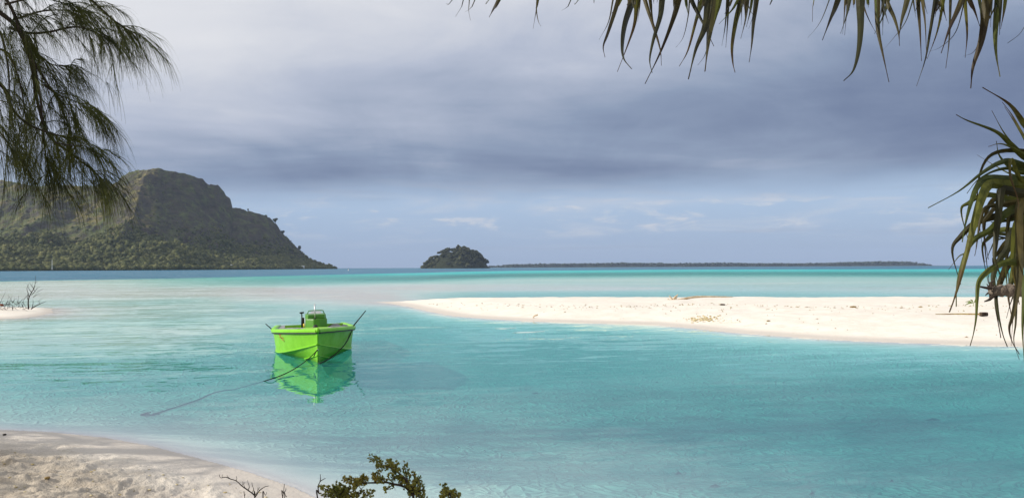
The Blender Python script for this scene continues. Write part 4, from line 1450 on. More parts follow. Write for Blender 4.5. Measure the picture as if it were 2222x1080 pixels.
# leaves of the head at the right edge: photo course of each, distance at the two ends, width px
RL = [
    ([(2250, 300), (2222, 268), (2190, 226), (2132, 190)], 3.2, 3.0, 26, 0),
    ([(2262, 380), (2240, 330), (2215, 285), (2196, 250), (2175, 222)], 3.35, 3.5, 16, 0),
    ([(2262, 370), (2235, 345), (2205, 325), (2172, 312), (2145, 318)], 3.15, 3.0, 14, 0),
    ([(2262, 390), (2228, 372), (2190, 365), (2155, 372), (2120, 392), (2098, 420)], 3.4, 3.5, 15, 0),
    ([(2262, 340), (2225, 300), (2200, 262), (2180, 232)], 3.3, 3.6, 14, 0),
    ([(2262, 360), (2222, 340), (2190, 310), (2160, 285), (2100, 262), (2075, 249)], 3.25, 3.0, 20, 0),
    ([(2262, 350), (2215, 330), (2180, 290), (2152, 240)], 3.2, 3.2, 12, 0),
    ([(2260, 380), (2205, 372), (2170, 340), (2162, 306)], 3.3, 3.3, 16, 0),
    ([(2262, 380), (2200, 352), (2170, 353), (2130, 376), (2080, 415), (2014, 451)], 3.2, 2.9, 20, 0),
    ([(2262, 392), (2200, 380), (2160, 360), (2120, 336)], 3.5, 3.7, 8, 0),
    ([(2262, 395), (2190, 390), (2140, 388), (2118, 410), (2104, 450), (2094, 490), (2088, 525)], 3.1, 2.9, 26, 0),
    ([(2262, 402), (2190, 402), (2148, 400), (2130, 430), (2115, 480), (2100, 540), (2082, 610), (2070, 650), (2060, 677)], 3.05, 2.85, 30, 0),
    ([(2262, 430), (2180, 412), (2172, 415), (2166, 470), (2160, 530), (2158, 560), (2168, 590), (2176, 615)], 3.0, 2.95, 26, 1),
    ([(2250, 430), (2180, 442), (2140, 450), (2128, 475), (2122, 510), (2118, 540), (2115, 555)], 3.1, 3.05, 14, 1),
    ([(2262, 440), (2210, 450), (2180, 465), (2150, 498), (2120, 515), (2100, 540), (2085, 580), (2076, 620), (2075, 665)], 3.05, 2.9, 24, 0),
    ([(2250, 460), (2180, 467), (2140, 470), (2105, 510), (2098, 545), (2082, 555), (2068, 572), (2058, 585)], 3.3, 3.4, 12, 0),
    ([(2250, 515), (2180, 508), (2140, 508), (2105, 512)], 3.3, 3.2, 14, 0),
    ([(2250, 520), (2200, 520), (2160, 512), (2128, 514)], 3.4, 3.3, 12, 1),
    ([(2250, 480), (2200, 500), (2186, 540), (2170, 562), (2155, 600), (2160, 635), (2166, 680), (2176, 725), (2186, 752)], 3.2, 3.0, 22, 1),
    ([(2250, 565), (2190, 568), (2160, 578), (2135, 596), (2123, 615), (2120, 650), (2118, 690), (2112, 725), (2105, 750)], 3.0, 2.9, 20, 0),
    ([(2250, 470), (2210, 480), (2200, 530), (2198, 580), (2204, 620), (2212, 660)], 3.1, 3.0, 26, 0),
    ([(2250, 450), (2198, 460), (2186, 500), (2185, 560), (2188, 600), (2190, 630)], 3.25, 3.2, 14, 1),
    ([(2255, 430), (2215, 440), (2212, 520), (2214, 590), (2205, 650), (2196, 690), (2190, 712), (2196, 740), (2212, 768)], 3.0, 2.9, 24, 1),
    ([(2255, 470), (2225, 490), (2222, 560), (2206, 620), (2192, 660), (2184, 690)], 3.2, 3.1, 14, 1),
    ([(2255, 560), (2228, 600), (2222, 660), (2219, 720), (2223, 785)], 2.95, 2.85, 22, 0),
    ([(2255, 520), (2215, 560), (2206, 640), (2204, 700), (2200, 740), (2212, 780)], 3.15, 3.05, 12, 1),
    ([(2255, 500), (2210, 540), (2202, 620), (2198, 690), (2194, 750)], 3.2, 3.2, 10, 1),
    ([(2255, 400), (2205, 405), (2175, 430), (2165, 470), (2180, 480), (2200, 470)], 3.4, 3.5, 18, 0),
    ([(2255, 450), (2215, 470), (2175, 480), (2150, 482)], 3.35, 3.3, 24, 0),
    ([(2255, 480), (2220, 500), (2200, 505), (2175, 520)], 3.4, 3.5, 22, 0),
    ([(2255, 540), (2225, 520), (2205, 530), (2190, 560), (2178, 575)], 3.3, 3.4, 18, 0),
    ([(2255, 410), (2215, 390), (2195, 345), (2192, 380), (2208, 430), (2210, 455)], 3.05, 2.9, 14, 0),
    ([(2255, 420), (2225, 425), (2190, 430), (2170, 445), (2160, 500)], 3.35, 3.4, 20, 0),
    ([(2250, 500), (2220, 510), (2165, 520), (2150, 540), (2142, 560), (2137, 568)], 3.5, 3.6, 7, 0),
]
for pts, ya, yb, wpx, dry in RL:
    kk = len(pts)
    w3_ = [P(u, v, ya + (yb - ya) * i / (kk - 1)) for i, (u, v) in enumerate(pts)]
    w3_ = [hubR.lerp(w3_[0], 0.3)] + w3_ if pts[0][0] < 2262 else [hubR.lerp(w3_[0], 0.5)] + w3_
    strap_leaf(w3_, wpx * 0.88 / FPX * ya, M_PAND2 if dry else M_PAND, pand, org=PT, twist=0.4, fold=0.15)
for k in range(16):                                          # the shaded heart of the head
    a, el = rng.uniform(1.9, 4.4), rng.uniform(-0.9, 0.5)
    d = Vector((math.cos(a) * math.cos(el), math.sin(a) * math.cos(el), math.sin(el)))
    L = rng.uniform(0.30, 0.62)
    p0 = hubR + Vector((rng.gauss(0, .03), rng.gauss(0, .06), rng.gauss(-0.05, .10)))
    dn = rng.uniform(0.15, 0.42)
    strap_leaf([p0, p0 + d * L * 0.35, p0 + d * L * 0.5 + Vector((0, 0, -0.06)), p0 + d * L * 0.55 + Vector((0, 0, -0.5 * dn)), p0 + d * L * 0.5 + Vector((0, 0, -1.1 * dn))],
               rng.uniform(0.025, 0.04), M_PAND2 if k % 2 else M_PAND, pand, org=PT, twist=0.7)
# the far half of that head, outside the frame
for k in range(34):
    a = rng.uniform(-1.35, 1.35) + (0 if k % 3 else math.pi * 0.5)
    el = rng.uniform(-0.3, 1.2)
    d = Vector((math.cos(a) * math.cos(el), math.sin(a) * math.cos(el), math.sin(el)))
    L = rng.uniform(0.8, 1.2)
    pts = [hubR, hubR + d * L * 0.35, hubR + d * L * 0.65 + Vector((0, 0, -0.10)), hubR + d * L * 0.85 + Vector((0, 0, -0.45 * L))]
    if min(p.x / max(p.y, .1) for p in pts[1:]) < 0.655:
        continue
    strap_leaf(pts, 0.05, M_PAND, pand, org=PT)

# leaves hanging from above
za = lambda q: (960 + q[0] / 3.472, q[1] / 3.472)
zb = lambda q: (1580 + q[0] / 3.461, q[1] / 3.461)
TA = [([(75, 0), (30, 30)], 1.5), ([(158, 0), (140, 60), (100, 125)], 2), ([(245, 0), (215, 60), (168, 95)], 2), ([(203, 0), (198, 80), (212, 155)], 2),
      ([(350, 0), (330, 15)], 2), ([(425, 0), (385, 70), (353, 130)], 11), ([(715, 0), (708, 70), (683, 218)], 6), ([(722, 0), (708, 70), (722, 160), (742, 200)], 5),
      ([(968, 0), (940, 55), (898, 80)], 2), ([(1025, 0), (993, 25)], 2), ([(1142, -10), (1142, 12)], 2),
      ([(1285, 0), (1250, 170), (1180, 300)], 5), ([(1325, 0), (1250, 240), (1212, 350), (1225, 432)], 13), ([(1430, 0), (1375, 180), (1355, 330), (1365, 440), (1425, 520)], 18),
      ([(1465, 0), (1450, 170), (1400, 330), (1318, 542)], 13), ([(1525, 0), (1590, 200), (1640, 370), (1650, 495)], 10), ([(1655, 0), (1640, 130), (1590, 300), (1562, 450), (1580, 550)], 14),
      ([(1780, 0), (1730, 170), (1640, 400), (1527, 632)], 15), ([(1862, 0), (1850, 130), (1815, 280), (1758, 360)], 4), ([(1955, 0), (1910, 160), (1850, 380), (1785, 500)], 11),
      ([(1875, 0), (1960, 170), (2045, 350)], 12), ([(2010, 0), (1980, 200), (1910, 370), (1853, 598)], 22), ([(2055, 0), (2020, 200), (2000, 350), (1978, 540)], 30), ([(2060, 40), (1990, 380), (1925, 492)], 5),
      ([(2085, 0), (2060, 120), (2015, 300)], 16), ([(2145, 0), (2130, 200), (2105, 345)], 6), ([(2155, 0), (2148, 180), (2135, 360)], 7), ([(1592, -30), (1592, 30)], 4), ([(1622, -30), (1616, 24)], 2)]
TB = [([(100, 0), (60, 150), (30, 340), (35, 470), (52, 545)], 16), ([(150, 0), (130, 150), (95, 290)], 8), ([(213, 0), (190, 180), (178, 330), (158, 468)], 14), ([(205, 60), (185, 130), (155, 218)], 4),
      ([(330, 0), (315, 30)], 5), ([(645, 0), (635, 60), (632, 165)], 3), ([(760, 0), (690, 170), (600, 285)], 2.5), ([(825, 0), (770, 140), (708, 303)], 17), ([(890, 0), (893, 60), (875, 265)], 7),
      ([(990, 0), (995, 200), (980, 380), (940, 530), (868, 608)], 18), ([(1022, 0), (1010, 268)], 7), ([(1120, 0), (1125, 220), (1160, 400), (1208, 618)], 14), ([(1158, 0), (1180, 100), (1205, 178)], 7),
      ([(1185, 0), (1245, 130), (1280, 250), (1287, 345)], 11), ([(1345, 0), (1305, 150), (1282, 280)], 15), ([(1385, 10), (1330, 170), (1240, 290), (1165, 378)], 3), ([(1390, 0), (1410, 132)], 6),
      ([(1425, 0), (1440, 220), (1452, 460)], 11), ([(1458, 0), (1480, 180), (1490, 440)], 9), ([(1555, 0), (1510, 280), (1480, 450), (1415, 648)], 9), ([(1618, 0), (1570, 240), (1495, 445)], 9),
      ([(1468, 0), (1495, 105)], 6), ([(1670, 0), (1660, 300), (1635, 513)], 9), ([(1755, 0), (1665, 210), (1600, 400)], 15), ([(1775, 10), (1710, 240), (1600, 352), (1505, 390)], 3), ([(1778, 0), (1795, 250), (1780, 435)], 10),
      ([(1900, 250), (1850, 385), (1762, 425)], 2), ([(1812, 0), (1850, 80), (1890, 200)], 12), ([(1945, 0), (1905, 290), (1840, 500), (1822, 665)], 22), ([(1980, 0), (1970, 205)], 7),
      ([(2030, 0), (2008, 220), (2012, 400), (2042, 578)], 17), ([(2280, 120), (2222, 210), (2180, 265), (2098, 325)], 2.5)]
EXTRA = []
for k in range(46):
    u0 = rng.uniform(1310, 1640) if k % 2 else rng.uniform(1800, 2190)
    L_ = rng.uniform(10, 75) * (1.0 if k % 4 else 1.4)
    dx_ = rng.gauss(-0.12, 0.28)
    EXTRA.append(([(u0, 0), (u0 + dx_ * L_ * 0.5, L_ * 0.5), (u0 + dx_ * L_ * 1.25, L_)], rng.uniform(4, 10)))
LEAVES = EXTRA + [([za(q) for q in p], w_) for p, w_ in TA] + [([zb(q) for q in p], w_) for p, w_ in TB]
for i, (pts, wpx) in enumerate(LEAVES):
    u0, v0 = pts[0]
    hb = min((hub1, hub2, hub3), key=lambda h: abs((h.x / h.y) - ray(u0, v0).x))
    y0 = 2.65 + rng.gauss(0, 0.16)
    y1 = y0 - 0.10 + rng.gauss(0, 0.10)
    kk = len(pts)
    w3_ = [P(u, v, y0 + (y1 - y0) * j / max(1, kk - 1)) for j, (u, v) in enumerate(pts)]
    d0 = (pts[0][0] - pts[1][0]) / max(8.0, pts[1][1] - pts[0][1])
    d0 = max(-0.8, min(0.8, d0))
    up1 = P(u0 + 90 * d0, v0 - 110, y0 + 0.02)
    full = [hb, hb.lerp(up1, 0.5) + Vector((0, 0, 0.10)), up1] + w3_
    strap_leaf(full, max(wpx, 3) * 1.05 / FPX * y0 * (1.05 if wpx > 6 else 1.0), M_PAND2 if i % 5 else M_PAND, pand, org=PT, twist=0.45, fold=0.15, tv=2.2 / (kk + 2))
for hb, nmb in ((hub1, 16), (hub2, 16), (hub3, 14)):                  # upright young leaves of the heads above
    for k in range(nmb):
        a, el = rng.uniform(0, 6.28), rng.uniform(0.35, 1.4)
        d = Vector((math.cos(a) * math.cos(el), math.sin(a) * math.cos(el), math.sin(el)))
        L = rng.uniform(0.7, 1.1)
        strap_leaf([hb, hb + d * L * 0.4, hb + d * L * 0.75 + Vector((0, 0, -0.05)), hb + d * L + Vector((0, 0, -0.22))], 0.045, M_PAND, pand, org=PT)

# ---------------------------------------------------------------- shrub at the lower edge
M_SHRUB = pbr('shrub_leaf', (0.14, 0.155, 0.022), 0.5, 0.4, 0.2, 9.0, col2=(0.28, 0.26, 0.035), trans=0.25)
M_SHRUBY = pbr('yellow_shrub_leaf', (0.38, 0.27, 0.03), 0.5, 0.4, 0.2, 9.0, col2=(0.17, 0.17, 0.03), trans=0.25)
rng = random.Random(15)


def leaflet(mb, c, d, L, wd):
    """a plump little leaf"""
    d = d.normalized()
    s = d.cross(Vector((rng.gauss(0, 1), rng.gauss(0, 1), rng.gauss(0, 1))))
    if s.length < 1e-3:
        return
    s.normalize(); n_ = s.cross(d)
    mb.add([c, c + d * L * 0.6 + s * wd, c + d * L, c + d * L * 0.6 - s * wd, c + d * L * 0.55 + n_ * wd * 0.5, c + d * L * 0.55 - n_ * wd * 0.35],
           [(0, 1, 4), (1, 2, 4), (2, 3, 4), (3, 0, 4), (1, 0, 5), (2, 1, 5), (3, 2, 5), (0, 3, 5)])


def shrub(name, foot, stems, label, leafy=True, Yd=3.1):
    g = Vector((foot[0], foot[1], H1(*foot)))
    root = empty(name, g)
    tag(root, label, 'shrub')
    lf = {0: MB(), 1: MB()}
    for pts, (r0, r1), yel, dens in stems:
        kk = len(pts)
        w3_ = [P(u, v, Yd + 0.10 * math.sin(i * 1.7 + pts[0][0])) for i, (u, v) in enumerate(pts)]
        if pts[0][1] > 1079:
            w3_ = [g + Vector((0, 0, -0.03)), g.lerp(w3_[0], 0.6) + Vector((0.03, 0, 0.05))] + w3_
        line = smooth_line(w3_, 6)
        m = MB(); m.tube([p - g for p in line], [r0, r1], 6)
        m.build('stem', M_TWIG, root, True)
        if not dens:
            continue
        st = len(line) - len(smooth_line(w3_[-kk:], 6))
        for i in range(max(st, 1), len(line)):
            d = (line[i] - line[i - 1]).normalized()
            p0 = line[i] - g
            if rng.random() > dens:
                continue
            for _ in range(3):
                sd = Vector((rng.gauss(0, 1), rng.gauss(0, 1), rng.gauss(0.25, 1)))
                sd = (sd - d * sd.dot(d) * 0.6).normalized()
                c = p0 + sd * rng.uniform(0.002, 0.011)
                for _k in range(6):
                    dd = sd + Vector((rng.gauss(0, .6), rng.gauss(0, .6), rng.gauss(0.2, .6))) + d * 0.5
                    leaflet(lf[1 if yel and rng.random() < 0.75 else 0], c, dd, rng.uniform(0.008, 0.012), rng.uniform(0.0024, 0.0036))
    if lf[0].v: tag(lf[0].build('foliage', M_SHRUB, root), kind='stuff')
    if lf[1].v: tag(lf[1].build('foliage', M_SHRUBY, root), kind='stuff')
    return root


Q = lambda pts: [(690 + x / 6.944, 980 + y / 6.944) for x, y in pts]
shrub('leafy_shrub', (-0.42, 3.15), [
    (Q([(1440, 720), (1400, 620), (1330, 540), (1240, 500), (1130, 480), (1030, 455), (920, 460), (800, 462), (700, 462), (600, 450), (520, 430), (450, 410), (400, 415)]), (0.006, 0.0015), True, 0.0),
    (Q([(1030, 455), (960, 410), (900, 420), (860, 380), (875, 320)]), (0.002, 0.001), True, 0.9),
    (Q([(720, 450), (690, 400), (700, 370)]), (0.002, 0.001), True, 0.9),
    (Q([(700, 462), (640, 440), (560, 440), (500, 420), (440, 400), (400, 415)]), (0.002, 0.001), True, 0.95),
    (Q([(600, 450), (580, 500), (570, 520)]), (0.002, 0.001), True, 0.9),
    (Q([(1440, 720), (1410, 640), (1390, 560), (1350, 450), (1290, 380), (1200, 300), (1130, 250), (1040, 220), (960, 190), (900, 130), (840, 100), (775, 75)]), (0.006, 0.0012), False, 0.55),
    (Q([(1350, 450), (1340, 380), (1330, 300), (1300, 200)]), (0.003, 0.001), False, 0.75),
    (Q([(1390, 560), (1440, 470), (1450, 390), (1420, 330)]), (0.003, 0.001), True, 0.7),
    (Q([(1400, 620), (1470, 560), (1520, 470), (1520, 400)]), (0.003, 0.001), False, 0.7),
    (Q([(1420, 660), (1500, 600), (1570, 560), (1580, 520)]), (0.003, 0.001), False, 0.7),
    (Q([(1350, 450), (1270, 430), (1200, 400), (1120, 390), (1080, 350)]), (0.003, 0.001), False, 0.8),
    (Q([(1200, 300), (1180, 250), (1175, 195)]), (0.002, 0.001), False, 0.8),
    (Q([(1090, 230), (1080, 180), (1072, 140)]), (0.002, 0.001), False, 0.9),
    (Q([(960, 190), (930, 220), (960, 240)]), (0.002, 0.001), False, 0.8),
    (Q([(1120, 490), (1060, 550), (1000, 585)]), (0.002, 0.001), False, 0.5),
    (Q([(1320, 540), (1290, 450), (1250, 400)]), (0.002, 0.001), False, 0.7),
    (Q([(1380, 600), (1450, 520), (1480, 440)]), (0.002, 0.001), False, 0.8),
    (Q([(1480, 720), (1540, 690), (1600, 680)]), (0.003, 0.001), False, 0.9),
], 'leafy green shrub arching over the water with a yellow lit branch, lower middle', Yd=3.1)
shrub('leafy_shrub', (-0.62, 3.3), [
    (Q([(380, 720), (330, 640), (320, 560), (310, 480)]), (0.005, 0.001), False, 0.9),
    (Q([(360, 720), (280, 620), (180, 590), (100, 545), (40, 500)]), (0.004, 0.001), False, 0.8),
    (Q([(330, 720), (200, 680), (60, 660)]), (0.004, 0.001), False, 0.9),
    (Q([(400, 720), (440, 640), (450, 580), (470, 520)]), (0.004, 0.001), False, 0.8),
    (Q([(420, 720), (500, 670), (560, 630), (610, 640)]), (0.004, 0.001), False, 0.9),
    (Q([(330, 640), (250, 580), (220, 530)]), (0.003, 0.001), False, 0.85),
    (Q([(330, 650), (380, 600), (390, 550)]), (0.003, 0.001), False, 0.9),
    (Q([(680, 720), (740, 660), (820, 610)]), (0.004, 0.001), False, 0.8),
    (Q([(300, 720), (240, 650), (150, 640)]), (0.003, 0.001), False, 0.9),
    (Q([(450, 720), (420, 680), (380, 650)]), (0.003, 0.001), False, 0.9),
    (Q([(590, 720), (620, 640), (650, 560), (690, 520)]), (0.003, 0.001), False, 0.0),
    (Q([(650, 560), (625, 520), (640, 500)]), (0.0015, 0.001), False, 0.0),
], 'low leafy shrub cut by the lower frame edge, left of the arching one', Yd=3.15)
shrub('leafy_shrub', (-0.12, 3.2), [
    (Q([(2010, 720), (1960, 640), (1930, 580), (1900, 510)]), (0.004, 0.001), False, 0.85),
    (Q([(1990, 720), (1900, 680), (1880, 640)]), (0.003, 0.001), False, 0.9),
    (Q([(2020, 720), (2050, 660), (2020, 610)]), (0.003, 0.001), False, 0.8),
    (Q([(2060, 720), (2090, 670), (2110, 650)]), (0.003, 0.001), False, 0.9),
], 'small leafy sprig at the lower frame edge right of the arching shrub', Yd=3.15)
W = lambda pts: [(460 + x / 3.703, 960 + y / 3.703) for x, y in pts]
dt = [(W([(345, 450), (340, 420), (290, 380), (240, 345), (195, 305), (150, 290), (110, 275), (70, 280), (58, 255)]), (0.0030, 0.0011), False, 0.0),
      (W([(350, 430), (380, 385), (420, 355), (455, 345)]), (0.0024, 0.0011), False, 0.0),
      (W([(150, 290), (130, 275), (120, 258)]), (0.0012, 0.0008), False, 0.0),
      (W([(195, 305), (200, 285), (195, 268)]), (0.0012, 0.0008), False, 0.0),
      (W([(240, 345), (250, 325), (245, 310)]), (0.0012, 0.0008), False, 0.0),
      (W([(290, 380), (300, 350), (290, 320), (286, 300)]), (0.0015, 0.0008), False, 0.0),
      (W([(320, 405), (335, 375), (325, 345), (320, 320)]), (0.0015, 0.0008), False, 0.0),
      (W([(345, 420), (365, 390), (370, 355)]), (0.0015, 0.0008), False, 0.0),
      (W([(265, 362), (255, 335), (262, 318)]), (0.0012, 0.0008), False, 0.0),
      (W([(415, 450), (415, 415), (410, 390)]), (0.0018, 0.0008), False, 0.0),
      (W([(405, 450), (430, 420), (440, 395)]), (0.0018, 0.0008), False, 0.0),
      (W([(380, 385), (375, 370), (385, 355)]), (0.0012, 0.0008), False, 0.0),
      (W([(90, 278), (80, 268), (85, 255)]), (0.0009, 0.0008), False, 0.0),
      (W([(265, 450), (262, 430), (268, 410)]), (0.0018, 0.0008), False, 0.0)]
shrub('dead_shrub', (-1.02, 3.2), dt, 'bare dead shrub of dark forked twigs at the lower edge over the sand', Yd=3.1)
shrub('dead_shrub', (-0.85, 3.3), [(W([(570, 450), (575, 400), (582, 330)]), (0.003, 0.001), False, 0.0), (W([(574, 410), (592, 380), (594, 365)]), (0.0015, 0.001), False, 0.0),
                                   (W([(572, 425), (560, 405)]), (0.0015, 0.001), False, 0.0), (W([(585, 450), (596, 435), (598, 425)]), (0.002, 0.001), False, 0.0)],
      'single short dead twig upright between the bare shrub and leafy one', Yd=3.1)
shrub('dead_shrub', (-0.68, 3.3), [(W([(850, 450), (858, 400), (852, 350), (868, 310), (872, 285), (870, 252)]), (0.0035, 0.001), False, 0.0), (W([(868, 310), (890, 295), (912, 284)]), (0.002, 0.001), False, 0.0)],
      'tall forked bare twig at the left end of the low leafy shrub', Yd=3.1)

# ---------------------------------------------------------------- things on the bank, the spit and the beach
M_DRIFT = pbr('driftwood', (0.46, 0.33, 0.19), 0.85, 0.2, 0.3, 8.0, 0.5, col2=(0.62, 0.52, 0.38))
M_CORAL = pbr('coral_rubble', (0.62, 0.55, 0.38), 0.9, 0.2, 0.3, 6.0, col2=(0.36, 0.27, 0.10))
M_DEBRIS = pbr('dry_leaf', (0.22, 0.13, 0.05), 0.8, 0.2, 0.4, 8.0, col2=(0.30, 0.24, 0.09))
M_DARKD = pbr('dark_debris', (0.05, 0.035, 0.025), 0.85, 0.2, 0.4, 8.0)
M_SEED = pbr('seedling_leaf', (0.16, 0.24, 0.03), 0.5, 0.4, 0.2, 8.0, trans=0.2)
rng = random.Random(33)

lg = P(1466, 653.5, 40.5); lg.z = H1(lg.x, lg.y)
root = empty('driftwood', lg)
tag(root, 'bleached driftwood trunk with upturned roots on the crest of the sandbar', 'driftwood')
D = lambda u, v, dy=0.0: P(u, v, 40.5 + dy) - lg
m = MB(); m.tube(smooth_line([D(1456, 651), D(1468, 652, .1), D(1482, 649, .2), D(1500, 645, .3), D(1522, 643.5, .4), D(1550, 643.3, .5), D(1575, 643.8, .6), D(1590, 643.9, .7)], 5), [0.085, 0.016], 8)
log = m.build('log', M_DRIFT, root, True)
for pts in ([D(1460, 652), D(1456, 646), D(1452, 641)], [D(1462, 651), D(1464, 645), D(1469, 641), D(1471, 638.5)], [D(1456, 652), D(1451, 650), D(1449, 647)],
            [D(1462, 652, -.2), D(1468, 655, -.3), D(1476, 657, -.4)], [D(1458, 652, .2), D(1454, 653.5, .3), D(1451, 653.5, .2)], [D(1464, 650), D(1468, 646), D(1470, 644)]):
    m = MB(); m.tube(smooth_line(pts, 4), [0.055, 0.018], 6); m.build('root', M_DRIFT, root, True)
for (u, v, du, dv) in ((1510, 644, 3, -3), (1540, 643.5, 4, -2), (1562, 643.5, 4, 2), (1572, 643.6, 3, -2)):
    m = MB(); m.tube([D(u, v, .4), D(u + du, v + dv, .4)], [0.018, 0.008], 5); m.build('twig', M_DRIFT, root)


def rock(mb, c, r, sq=0.6):
    v, f = BLOBS1[rng.randrange(8)]
    a = rng.random() * 6.28
    mb.add([(c.x + (x * math.cos(a) - y * math.sin(a)) * r, c.y + (x * math.sin(a) + y * math.cos(a)) * r, c.z + z * r * sq) for x, y, z in v], [tuple(q) for q in f])


m = MB()
for k in range(130):
    u = 1527 + rng.gauss(0, 17); v = 693 + rng.gauss(0, 3.2) - (u - 1527) * 0.02
    g = G(u, v)
    rock(m, g + Vector((0, 0, 0.01)), rng.uniform(0.022, 0.055))
for k in range(40):
    g = G(1560 + rng.random() * 50, 690 + rng.random() * 12)
    rock(m, g, rng.uniform(0.012, 0.03))
o = m.build('coral_rubble', M_CORAL)
tag(o, 'heap of small broken coral on the near edge of the sandbar', 'rubble', kind='stuff')

m = MB()
for k in range(330):
    u = rng.uniform(930, 2200)
    band = rng.random()
    vt = 655 + (u - 930) * 0.004
    vb = np.interp(u, [930, 1150, 1500, 1820, 2200], [668, 690, 704, 730, 742])
    v = vt + 4 + (14 * rng.random() if band < 0.6 else (vb - vt - 8) * rng.random())
    if u < 1300 and v > 678:
        continue
    if rng.random() < 0.5:
        v = vt + 7 + 3.5 * math.sin(u * 0.011) + rng.gauss(0, 1.2)
    g = G(u, v)
    L = rng.uniform(0.015, 0.065) * (1.9 if rng.random() < 0.12 else 1)
    a = rng.random() * 6.28
    d = Vector((math.cos(a), math.sin(a), 0)) * L; s = Vector((-d.y, d.x, 0)) * rng.uniform(0.15, 0.4)
    z = Vector((0, 0, 0.012 + 0.02 * rng.random()))
    m.add([g - d, g - s + z, g + d + z * 0.3, g + s + z * 0.6, g + z * 1.7], [(0, 1, 4), (1, 2, 4), (2, 3, 4), (3, 0, 4), (3, 2, 1, 0)])
o = m.build('beach_litter', M_DEBRIS)
tag(o, 'scattered dry leaf bits and seaweed along the sandbar', 'litter', kind='stuff')


def lump(u, v, r, mat, name, label, cat, sq=0.6, n_=3):
    g = G(u, v)
    m = MB()
    for k in range(n_):
        rock(m, g + Vector((rng.gauss(0, r * 0.5), rng.gauss(0, r * 0.4), r * 0.25)), r * rng.uniform(0.6, 1.0), sq)
    o = m.build(name, mat)
    tag(o, label, cat)


lump(1568, 662, 0.10, M_DARKD, 'coconut_husk', 'dark husk lying behind the coral heap below the driftwood', 'husk')
lump(1853, 667, 0.09, M_DEBRIS, 'coconut_husk', 'brown husk near the middle of the wide part of the sandbar', 'husk')
lump(1667, 697, 0.06, M_DEBRIS, 'leaf_clump', 'small tuft of dry leaves on the sandbar right of the coral heap', 'leaf clump')
# fallen palm stalk at the right
A_, B_ = G(2030, 683.5), G(2128, 686)
root = empty('fallen_frond', B_)
tag(root, 'fallen dry frond stalk with a dark butt on the right of the sandbar', 'frond')
m = MB(); m.tube(smooth_line([A_ - B_ + Vector((0, 0, .03)), (A_ - B_) * 0.5 + Vector((0, .15, .05)), Vector((0, 0, .07))], 5), [0.012, 0.03], 6); m.build('stalk', M_DEBRIS, root)
m = MB(); m.box((0.10, 0, 0.07), (0.26, 0.14, 0.13), 0.2); bevel(m.build('butt', M_DARKD, root), 0.03)
# seedling
g = G(2112, 664)
root = empty('seedling', g)
tag(root, 'yellow-green seedling sprouting from the sandbar behind the pandanus leaves', 'plant')
m = MB(); m.tube([(0, 0, 0), (0.02, 0, 0.12)], [0.012, 0.008], 5); m.build('stem', M_SEED, root)
for (tx, tz) in ((-0.30, 0.16), (0.16, 0.30), (-0.16, 0.26), (-0.34, 0.02), (0.22, 0.20)):
    m = MB()
    b = Vector((0.02, 0, 0.12)); tip = Vector((tx, rng.uniform(-.1, .1), tz)); md = b.lerp(tip, 0.5) + Vector((0, 0, 0.05))
    s = (tip - b).cross(Vector((0, 1, 0.3))).normalized() * 0.035
    m.add([b, md - s, tip, md + s, md + Vector((0, -0.012, 0))], [(0, 1, 4), (1, 2, 4), (2, 3, 4), (3, 0, 4), (3, 2, 1, 0)])
    m.build('leaf', M_SEED, root)
# curved stick at the near edge of the bank
m = MB()
g0 = G(1158, 690)
q = lambda u, v: P(u, v, g0.y)
m.tube(smooth_line([q(1166, 691), q(1157, 688.5), q(1160, 685), q(1167, 682.5)], 5), [0.012, 0.032], 6)
o = m.build('driftwood_stick', M_DRIFT, None, True); tag(o, 'short curved brown stick at the near waterline of the sandbar', 'stick')

# foam streaks off the bank
M_FOAM = pbr('foam', (0.82, 0.82, 0.80), 0.8, 0.2, 0.05)
for (a, b, lab) in (((1075, 714), (1120, 711.5), 'short white foam streak on the water left of the longer one'),
                    ((1112, 722), (1182, 719), 'long white foam streak on the water off the sandbar')):
    A_, B_ = PZ(*a), PZ(*b)
    m = MB(); vs, fs = [], []
    for i in range(25):
        t = i / 24
        c = A_.lerp(B_, t) + Vector((0, 0.05 * math.sin(t * 9), 0))
        wd = 0.035 * math.sin(math.pi * min(max(t, 0.03), 0.97)) * (0.7 + 0.6 * rng.random())
        vs += [c + Vector((0, -wd, 0.003)), c + Vector((0, 0, 0.014)), c + Vector((0, wd, 0.003))]
    for i in range(24):
        fs += [(3 * i, 3 * i + 3, 3 * i + 4, 3 * i + 1), (3 * i + 1, 3 * i + 4, 3 * i + 5, 3 * i + 2)]
    m.add(vs, fs)
    o = m.build('foam_streak', M_FOAM); tag(o, lab, 'foam')

